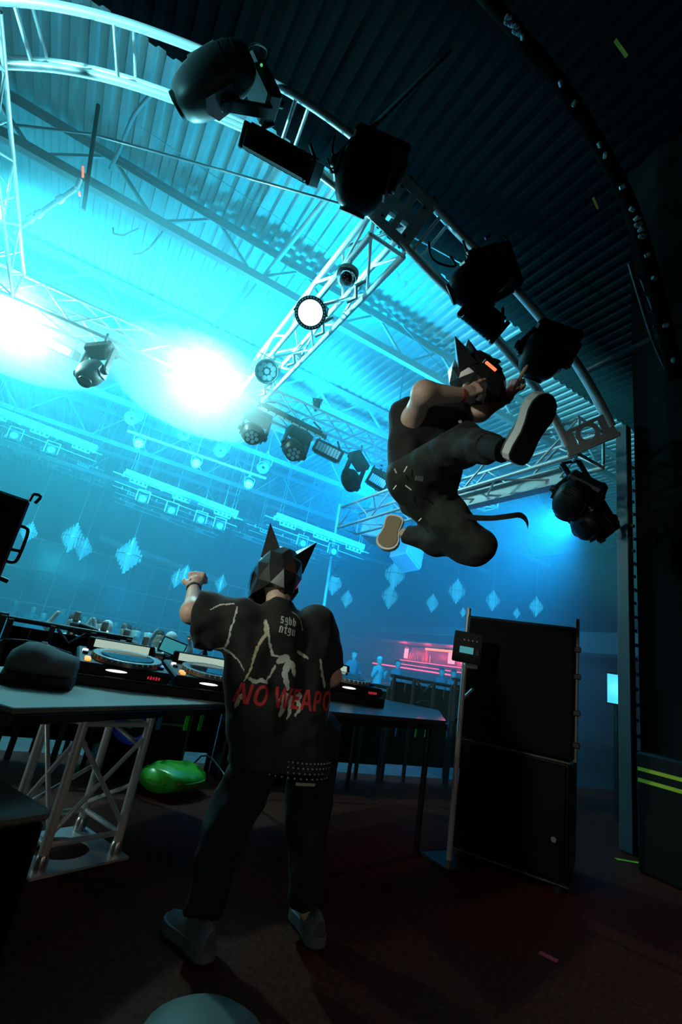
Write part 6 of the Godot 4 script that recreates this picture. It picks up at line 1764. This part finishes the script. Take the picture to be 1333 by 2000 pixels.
const SX0 := 0.42
const SX1 := 1.72
const SY0 := 1.62
const SY1 := 0.62
func shirt_px(px: float, py: float) -> Vector2:      # where a point of the back of the shirt lies in the print
	var p := at_z(px, py, -2.19)
	return Vector2((p.x - SX0) / (SX1 - SX0) * 1024.0, (SY0 - p.y) / (SY0 - SY1) * 788.0)
func shirt_print() -> ImageTexture:
	var nz := FastNoiseLite.new()
	nz.seed = 4
	nz.frequency = 0.02
	var im := Image.create(1024, 1576, false, Image.FORMAT_RGB8)
	var cl := Color(0.009, 0.011, 0.0105).linear_to_srgb()
	im.fill(cl)
	for y in range(0, 1576, 2):
		for x in range(0, 1024, 2):
			var g := 1.0 + 0.25 * nz.get_noise_2d(x * 9.0, y * 9.0)
			var c2 := Color(cl.r * g, cl.g * g, cl.b * g)
			im.set_pixel(x, y, c2)
			im.set_pixel(x + 1, y, c2)
	var pale := Color(0.55, 0.60, 0.55).linear_to_srgb()
	var warm := Color(0.55, 0.48, 0.32).linear_to_srgb()
	for s in [[[[472, 1185], [458, 1232], [452, 1268], [470, 1290], [480, 1312]], 2.5, 2.0, 0], [[[523, 1212], [521, 1238], [506, 1264], [496, 1290], [490, 1310], [480, 1332]], 5.0, 2.5, 1], [[[524, 1214], [528, 1255], [534, 1278], [545, 1283], [556, 1280]], 3.5, 3.0, 0], [[[545, 1292], [558, 1284], [570, 1296], [574, 1318]], 9.0, 6.0, 0], [[[562, 1296], [556, 1316], [560, 1345]], 9.0, 7.0, 0], [[[540, 1300], [530, 1318], [518, 1332], [492, 1328]], 3.0, 3.0, 0], [[[490, 1326], [500, 1334], [512, 1326], [522, 1334]], 5.0, 3.0, 0], [[[546, 1368], [558, 1358], [572, 1366], [586, 1360]], 8.0, 8.0, 0], [[[558, 1362], [552, 1385], [545, 1398]], 9.0, 5.0, 0], [[[582, 1364], [584, 1384], [576, 1398]], 7.0, 4.0, 0], [[[566, 1366], [566, 1392], [560, 1405]], 6.0, 3.0, 0], [[[482, 1358], [474, 1374], [470, 1388]], 6.0, 3.0, 1], [[[582, 1272], [594, 1280], [602, 1286]], 4.5, 3.0, 0], [[[626, 1288], [630, 1318], [637, 1342]], 4.0, 5.0, 0], [[[575, 1194], [588, 1206], [592, 1232]], 2.0, 1.5, 0], [[[424, 1190], [445, 1180], [468, 1178]], 1.5, 2.0, 0], [[[440, 1272], [452, 1268]], 3.0, 2.0, 0]]:
		var pts := []
		for p in s[0]:
			pts.append(shirt_px(p[0], p[1]))
		stroke(im, pts, s[1] * 1.3, s[2] * 1.3, warm if s[3] == 1 else pale, nz, 0.7)
	# the big red words
	var red := Color(0.62, 0.035, 0.04).linear_to_srgb()
	var a := shirt_px(476, 1334)
	var b := shirt_px(654, 1352)
	letters(im, "NO WEAPON", a, (b.x - a.x) * 1.16, 74.0, red, (b.y - a.y) / (b.x - a.x))
	for y in range(int(a.y) - 10, int(a.y) + 110):
		for x in range(int(a.x), 1000):
			if nz.get_noise_2d(x * 11.0, y * 11.0) > 0.42:
				im.set_pixel(x, y, cl)
	# small white gothic words in two lines
	var white := Color(0.6, 0.66, 0.66).linear_to_srgb()
	var o := shirt_px(549, 1203)
	var u := (shirt_px(580, 1212) - o)
	for line in 2:
		for k in 4:
			var p := o + u * (k / 3.9) + Vector2(0, line * 36.0)
			var shapes: Array = [[["s"], ["g"], ["b"], ["b"]], [["n"], ["t"], ["g"], ["u"]]][line][k]
			gothic(im, shapes[0], p, white)
	return ImageTexture.create_from_image(im)
func gothic(im: Image, ch: String, p: Vector2, col: Color) -> void:
	var st := {"s": [[2, 0, 12, 5], [2, 5, 5, 8], [2, 11, 12, 5], [9, 14, 5, 9], [2, 22, 11, 5]], "g": [[2, 2, 5, 16], [10, 2, 5, 26], [4, 0, 8, 4], [4, 15, 8, 4], [2, 26, 12, 4]], "b": [[2, -5, 5, 30], [10, 6, 5, 17], [5, 4, 7, 4], [5, 22, 7, 4]], "n": [[2, 2, 5, 24], [11, 4, 5, 22], [5, 1, 7, 4]], "t": [[6, -4, 5, 28], [1, 3, 14, 4], [8, 22, 7, 4]], "u": [[2, 2, 5, 22], [11, 2, 5, 24], [5, 22, 7, 4]]}
	for r in st[ch]:
		im.fill_rect(Rect2i(int(p.x + r[0]), int(p.y + r[1]), r[2], r[3]), col)

func performers() -> void:
	var skin: Material = M.skin
	var folds := FastNoiseLite.new()
	folds.seed = 11
	folds.frequency = 4.6
	folds.fractal_octaves = 2
	# ---- the one at the desk, seen from behind
	var o := thing("person", "masked performer with raised fist and printed black T-shirt, seen from behind", "person", Transform3D(Basis(), Vector3(1.16, 0, -2.3)))
	var neck := at_z(545, 1178, -2.32)
	var shl := at_z(462, 1207, -2.34)
	var shr := at_z(624, 1224, -2.30)
	var ell := at_z(376, 1196, -2.44)
	var wrl := at_z(379, 1148, -2.62)
	var elr := at_z(648, 1320, -2.33)
	var wrr := at_z(628, 1345, -2.62)
	var hipl := Vector3(1.08, 0.84, -2.33)
	var hipr := Vector3(1.30, 0.84, -2.33)
	var kl := Vector3(0.97, 0.46, -2.38)
	var kr := Vector3(1.38, 0.46, -2.38)
	var al := Vector3(0.90, 0.09, -2.30)
	var ar := Vector3(1.42, 0.09, -2.30)
	var body := [[neck + Vector3(0, -0.05, 0), neck + Vector3(-0.005, 0.10, -0.03), 0.062, 0.06], [neck + Vector3(-0.01, 0.12, -0.04), neck + Vector3(-0.01, 0.2, -0.05), 0.085, 0.09],
		[shl, shr, 0.07, 0.07], [at_z(500, 1240, -2.33), Vector3(1.12, 0.9, -2.33), 0.12, 0.11], [at_z(590, 1245, -2.32), Vector3(1.26, 0.9, -2.33), 0.12, 0.11],
		[shl, ell, 0.062, 0.05], [ell, wrl, 0.050, 0.033], [shr, elr, 0.06, 0.046], [elr, wrr, 0.045, 0.03], [hipl, kl, 0.085, 0.06], [kl, al, 0.055, 0.04], [hipr, kr, 0.085, 0.06], [kr, ar, 0.055, 0.04]]
	part("body", relative(net(body, 0.05, 0.014), o), skin, o)
	var hb := hand_bones(wrl, (at_z(388, 1112, -2.70) - wrl), Vector3(-0.5, 0.2, 0.9), -1.0, [0.95, 1.0, 1.0, 0.95, 0.8], 1.12)
	hb.append([wrl - (wrl - ell).normalized() * 0.03, wrl + (at_z(388, 1112, -2.70) - wrl).normalized() * 0.05, 0.033, 0.030])
	part("hand", relative(net(hb, 0.012, 0.0045), o), skin, o)
	hb = hand_bones(wrr, Vector3(-0.3, -0.2, -1), Vector3(0, 1, 0), 1.0, [0.4, 0.4, 0.4, 0.4, 0.3], 1.05)
	part("hand", relative(net(hb, 0.012, 0.006), o), skin, o)
	for q in [[0.0, 0.037], [0.045, 0.036]]:
		var wd := (wrl - ell).normalized()
		var wt := Transform3D(along(wd) * Basis(Vector3.RIGHT, Vector3.BACK, Vector3.DOWN), wrl + wd * (q[0] - 0.01))
		part("wristband", relative(Mb.new().lathe(wt, [Vector2(0.03, -0.009), Vector2(q[1] + 0.002, -0.008), Vector2(q[1] + 0.002, 0.008), Vector2(0.03, 0.009)], 18), o), M.black_plastic, o)
	var tee := [[at_z(478, 1212, -2.33), at_z(612, 1226, -2.31), 0.085, 0.085], [at_z(488, 1245, -2.33), at_z(500, 1490, -2.32), 0.125, 0.135], [at_z(594, 1252, -2.32), at_z(592, 1492, -2.31), 0.13, 0.135], [at_z(545, 1240, -2.32), at_z(548, 1490, -2.32), 0.13, 0.13],
		[shl, at_z(384, 1199, -2.43), 0.09, 0.118, {"flat": 1}], [at_z(450, 1232, -2.35), at_z(392, 1222, -2.42), 0.075, 0.10, {"flat": 1}], [shr, at_z(640, 1305, -2.32), 0.095, 0.085, {"flat": 1}], [neck + Vector3(0, -0.06, 0.0), neck + Vector3(0, -0.005, -0.01), 0.09, 0.072, {"flat": 1}]]
	var shirt := net(tee, 0.07, 0.011, [[Vector3(1, 0.69, -2.3), Vector3(0, -1, 0)]], folds, 0.022)
	for i in shirt.v.size():
		var p := shirt.v[i]
		var back := p.z > -2.36
		shirt.u[i] = Vector2((p.x - SX0) / (SX1 - SX0), (SY0 - p.y) / (SY0 - SY1) * 0.5 + (0.0 if back else 0.5))
	var tm := mat("shirt_cloth", Color(1, 1, 1), 0.85)
	tm.albedo_color = Color(1, 1, 1)
	tm.albedo_texture = shirt_print()
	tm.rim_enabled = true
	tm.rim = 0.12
	var sh := part("t_shirt", relative(shirt, o), tm, o)
	sh.set_meta("label", "black T-shirt printed with cracks, red words and a small white logo")
	var pants := [[hipl, kl, 0.125, 0.105], [kl, al + Vector3(0, 0.02, 0), 0.10, 0.085, {"flat": 1}], [hipr, kr, 0.125, 0.105], [kr, ar + Vector3(0, 0.02, 0), 0.10, 0.085, {"flat": 1}], [hipl, hipr, 0.13, 0.13]]
	part("trousers", relative(net(pants, 0.06, 0.016, [], folds, 0.025), o), M.trouser_black, o)
	part("belt_label", relative(Mb.new().box(Transform3D(Basis(), Vector3(1.22, 0.655, -2.175)), Vector3(0.10, 0.012, 0.006)), o), M.plate_grey, o)
	for r in 4:
		for k in 22 - 2 * r:
			var an := -1.2 + 2.4 * (k + 0.5 * (r % 2)) / (22.0 - 2 * r)
			part("hem_stud", relative(Mb.new().bx(Vector3(1.20 + sin(an) * 0.21, 0.745 - 0.022 * r, -2.33 + cos(an) * 0.168), Vector3(0.006, 0.006, 0.006)), o), M.plate_grey, o)
	shoe_in(o, "shoe", Vector3(0.92, 0.004, -2.17), Vector3(0.82, 0.004, -2.47), Vector3.UP, 0.115, M.shoe_grey, M.black_knit, M.shoe_grey)
	shoe_in(o, "shoe", Vector3(1.42, 0.004, -2.17), Vector3(1.46, 0.004, -2.48), Vector3.UP, 0.115, M.shoe_grey, M.black_knit, M.shoe_grey)
	var hd := at_z(541, 1126, -2.38)
	mask_in(o, Transform3D(Basis(Vector3.BACK, -0.16) * Basis(Vector3.UP, -0.22) * Basis(Vector3.RIGHT, 0.08), hd), false)
	# ---- the one in mid air
	var c := P(818, 930, 2.95)
	o = thing("person", "masked performer leaping in mid air, one shoe sole kicked towards the camera", "person", Transform3D(Basis(), c))
	var s1 := P(806, 818, 2.86)
	var s2 := P(896, 812, 3.0)
	var e1 := P(829, 768, 2.62)
	var w1 := P(906, 772, 2.68)
	var e2 := P(938, 806, 2.95)
	var w2 := P(993, 775, 2.9)
	var hp1 := P(825, 912, 2.92)
	var hp2 := P(822, 962, 3.02)
	var k1 := P(893, 868, 2.58)
	var a1 := P(958, 872, 2.28)
	var k2 := P(926, 1066, 2.82)
	var a2 := P(792, 1043, 3.14)
	var nk := P(878, 790, 2.95)
	var hc := P(926, 742, 2.86)
	body = [[nk, P(905, 762, 2.9), 0.062, 0.06], [hc, P(932, 735, 2.85), 0.09, 0.09], [s1, s2, 0.06, 0.06], [P(812, 840, 2.95), P(812, 925, 2.95), 0.10, 0.11], [P(868, 835, 2.99), P(852, 915, 2.98), 0.10, 0.11],
		[s1, e1, 0.066, 0.058], [e1, w1, 0.066, 0.04], [s2, e2, 0.06, 0.05], [e2, w2, 0.05, 0.036], [hp1, k1, 0.09, 0.062], [k1, a1, 0.058, 0.042], [a1, P(985, 878, 2.2), 0.042, 0.045], [hp2, k2, 0.09, 0.062], [k2, a2, 0.058, 0.042]]
	part("body", relative(net(body, 0.05, 0.014), o), skin, o)
	var cam := func(x: float, y: float, z: float) -> Vector3: return AX * Vector3(x, y, z)
	hb = hand_bones(w1, cam.call(0.8, 0.45, -0.1), cam.call(-0.25, 0.5, 0.8), -1.0, [0.12, 0.62, 0.75, 0.8, 0.3], 1.12)
	# the pointing finger stands up from the knuckles
	hb.append([w1 - (w1 - e1).normalized() * 0.04, w1 + cam.call(0.8, 0.45, -0.1).normalized() * 0.04, 0.040, 0.034])
	part("hand", relative(net(hb, 0.012, 0.0045), o), skin, o)
	hb = hand_bones(w2, cam.call(0.35, 0.9, 0.1), cam.call(-0.85, 0.3, 0.4), 1.0, [0.04, 0.85, 0.95, 0.9, 0.6], 1.12)
	hb.append([w2 - (w2 - e2).normalized() * 0.04, w2 + cam.call(0.35, 0.9, 0.1).normalized() * 0.04, 0.034, 0.03])
	part("hand", relative(net(hb, 0.012, 0.0045), o), skin, o)
	for q in [[w1, e1, 0.044, M.red_band, "bracelet"], [w2, e2, 0.040, M.black_plastic, "wristwatch"]]:
		var wd: Vector3 = (q[0] - q[1]).normalized()
		var wt := Transform3D(along(wd) * Basis(Vector3.RIGHT, Vector3.BACK, Vector3.DOWN), q[0] - wd * 0.012)
		part(q[4], relative(Mb.new().lathe(wt, [Vector2(0.03, -0.008), Vector2(q[2], -0.007), Vector2(q[2], 0.007), Vector2(0.03, 0.008)], 18), o), q[3], o)
	var ha := P(764, 912, 2.9)
	var hn: Vector3 = (ha - EYE).cross(P(905, 832, 2.9) - EYE).normalized()
	if hn.dot(P(820, 980, 2.9) - ha) < 0.0:
		hn = -hn
	var top := [[P(792, 810, 2.93), P(806, 930, 2.95), 0.105, 0.15], [P(852, 812, 2.98), P(850, 915, 2.98), 0.135, 0.15], [P(900, 806, 3.0), P(880, 870, 3.0), 0.085, 0.12], [s1 + cam.call(0.02, 0.03, -0.03), nk + cam.call(-0.02, -0.03, 0.0), 0.075, 0.085], [P(836, 826, 2.88), P(896, 818, 2.92), 0.09, 0.085]]
	part("tank_top", relative(net(top, 0.06, 0.011, [[ha, hn]], folds, 0.02), o), M.tank_black, o)
	var tr := [[P(808, 918, 2.94), P(862, 905, 2.95), 0.155, 0.14], [P(806, 945, 2.96), P(850, 950, 3.0), 0.16, 0.15], [hp1, k1, 0.155, 0.118], [k1, a1, 0.118, 0.078, {"flat": 1}], [hp2, P(880, 1020, 2.92), 0.16, 0.135], [P(880, 1020, 2.92), k2, 0.135, 0.11], [k2, P(860, 1058, 3.0), 0.11, 0.085], [P(860, 1058, 3.0), a2, 0.085, 0.058, {"flat": 1}]]
	part("trousers", relative(net(tr, 0.06, 0.012, [[ha - hn * 0.02, -hn]], folds, 0.026), o), M.trouser_green, o)
	part("sock", relative(Mb.new().tube([P(945, 871, 2.32), P(968, 876, 2.22), P(985, 880, 2.17)], [0.062, 0.056, 0.058], 14), o), M.trouser_black, o)
	# shoes
	var nn: Vector3 = cam.call(-0.46, 0.26, -0.86)
	shoe_in(o, "shoe", P(1010, 906, 2.12), P(1078, 772, 2.05), nn, 0.165, M.shoe_white, M.sole_black, M.shoe_grey, 0.09)
	shoe_in(o, "shoe", P(772, 1008, 3.2), P(752, 1068, 3.12), cam.call(0.38, -0.05, -0.92), 0.13, M.shoe_white, M.sole_gum, M.shoe_white, 0.08, 1.2)
	# straps, ring, buckle and stitched marks on the trousers
	var rib := []
	var wv: Vector3 = cam.call(0.1, 1.0, 0.1).normalized() * 0.016
	for q in bez([P(890, 1000, 2.78), P(920, 1010, 2.74), P(960, 1012, 2.7), P(995, 1008, 2.66), P(1016, 1006, 2.66), P(1028, 1015, 2.66), P(1032, 1027, 2.66)], 24):
		rib.append(PackedVector3Array([q - wv, q + wv, q + wv + cam.call(0, 0, 0.004), q - wv + cam.call(0, 0, 0.004)]))
	part("hanging_strap", relative(Mb.new().loft(rib), o), M.trouser_black, o)
	var ring := []
	for j in 13:
		var an := TAU * j / 12.0
		ring.append(P(863, 868, 2.56) + AX.x * cos(an) * 0.024 + AX.y * sin(an) * 0.019)
	part("metal_ring", relative(Mb.new().tube(ring, 0.0035, 6, false), o), M.steel, o)
	part("strap", relative(Mb.new().tube(bez([P(905, 836, 2.62), P(880, 850, 2.6), P(868, 880, 2.62), P(872, 915, 2.68)], 14), 0.011, 8), o), M.trouser_black, o)
	part("buckle", relative(Mb.new().box(Transform3D(AX * Basis(Vector3.BACK, -0.15), P(820, 935, 2.69)), Vector3(0.05, 0.035, 0.012), 0.004), o), M.rail_metal, o)
	part("snap_button", relative(Mb.new().lathe(Transform3D(AX * Basis(Vector3.RIGHT, PI / 2), P(899, 823, 2.72)), [Vector2(0.011, 0), Vector2(0.011, 0.006), Vector2(0, 0.008)], 10), o), M.white_metal, o)
	for q in [[771, 915, 775, 924], [796, 911, 790, 922], [775, 948, 769, 956], [792, 948, 804, 957], [824, 1012, 818, 1018]]:
		var dd := 2.735 if q[1] < 1000 else 2.84
		part("stitched_mark", relative(Mb.new().bar(P(q[0], q[1], dd), P(q[2], q[3], dd), 0.006, 0.006), o), M.white_metal, o)
	# head: face to the right, a little towards the camera
	var up: Vector3 = cam.call(-0.36, 0.93, 0.05)
	var fw: Vector3 = cam.call(0.80, 0.22, 0.55)
	mask_in(o, Transform3D(Basis.looking_at(fw, up), hc), true)

# meshes above are made in room coordinates; put them in the coordinates of their thing
func relative(mb: Mb, o: Node3D) -> Mb:
	for i in mb.v.size():
		mb.v[i] -= o.position
	return mb
func mask_in(o: Node3D, t: Transform3D, eyes: bool) -> void:
	mask(o, t.translated(-o.position), eyes)
func shoe_in(o: Node3D, called: String, heel: Vector3, toe: Vector3, up: Vector3, wid: float, a: Material, b: Material, c: Material, high := 0.095, lip := 1.04) -> void:
	shoe(o, called, heel - o.position, toe - o.position, up, wid, a, b, c, high, lip)
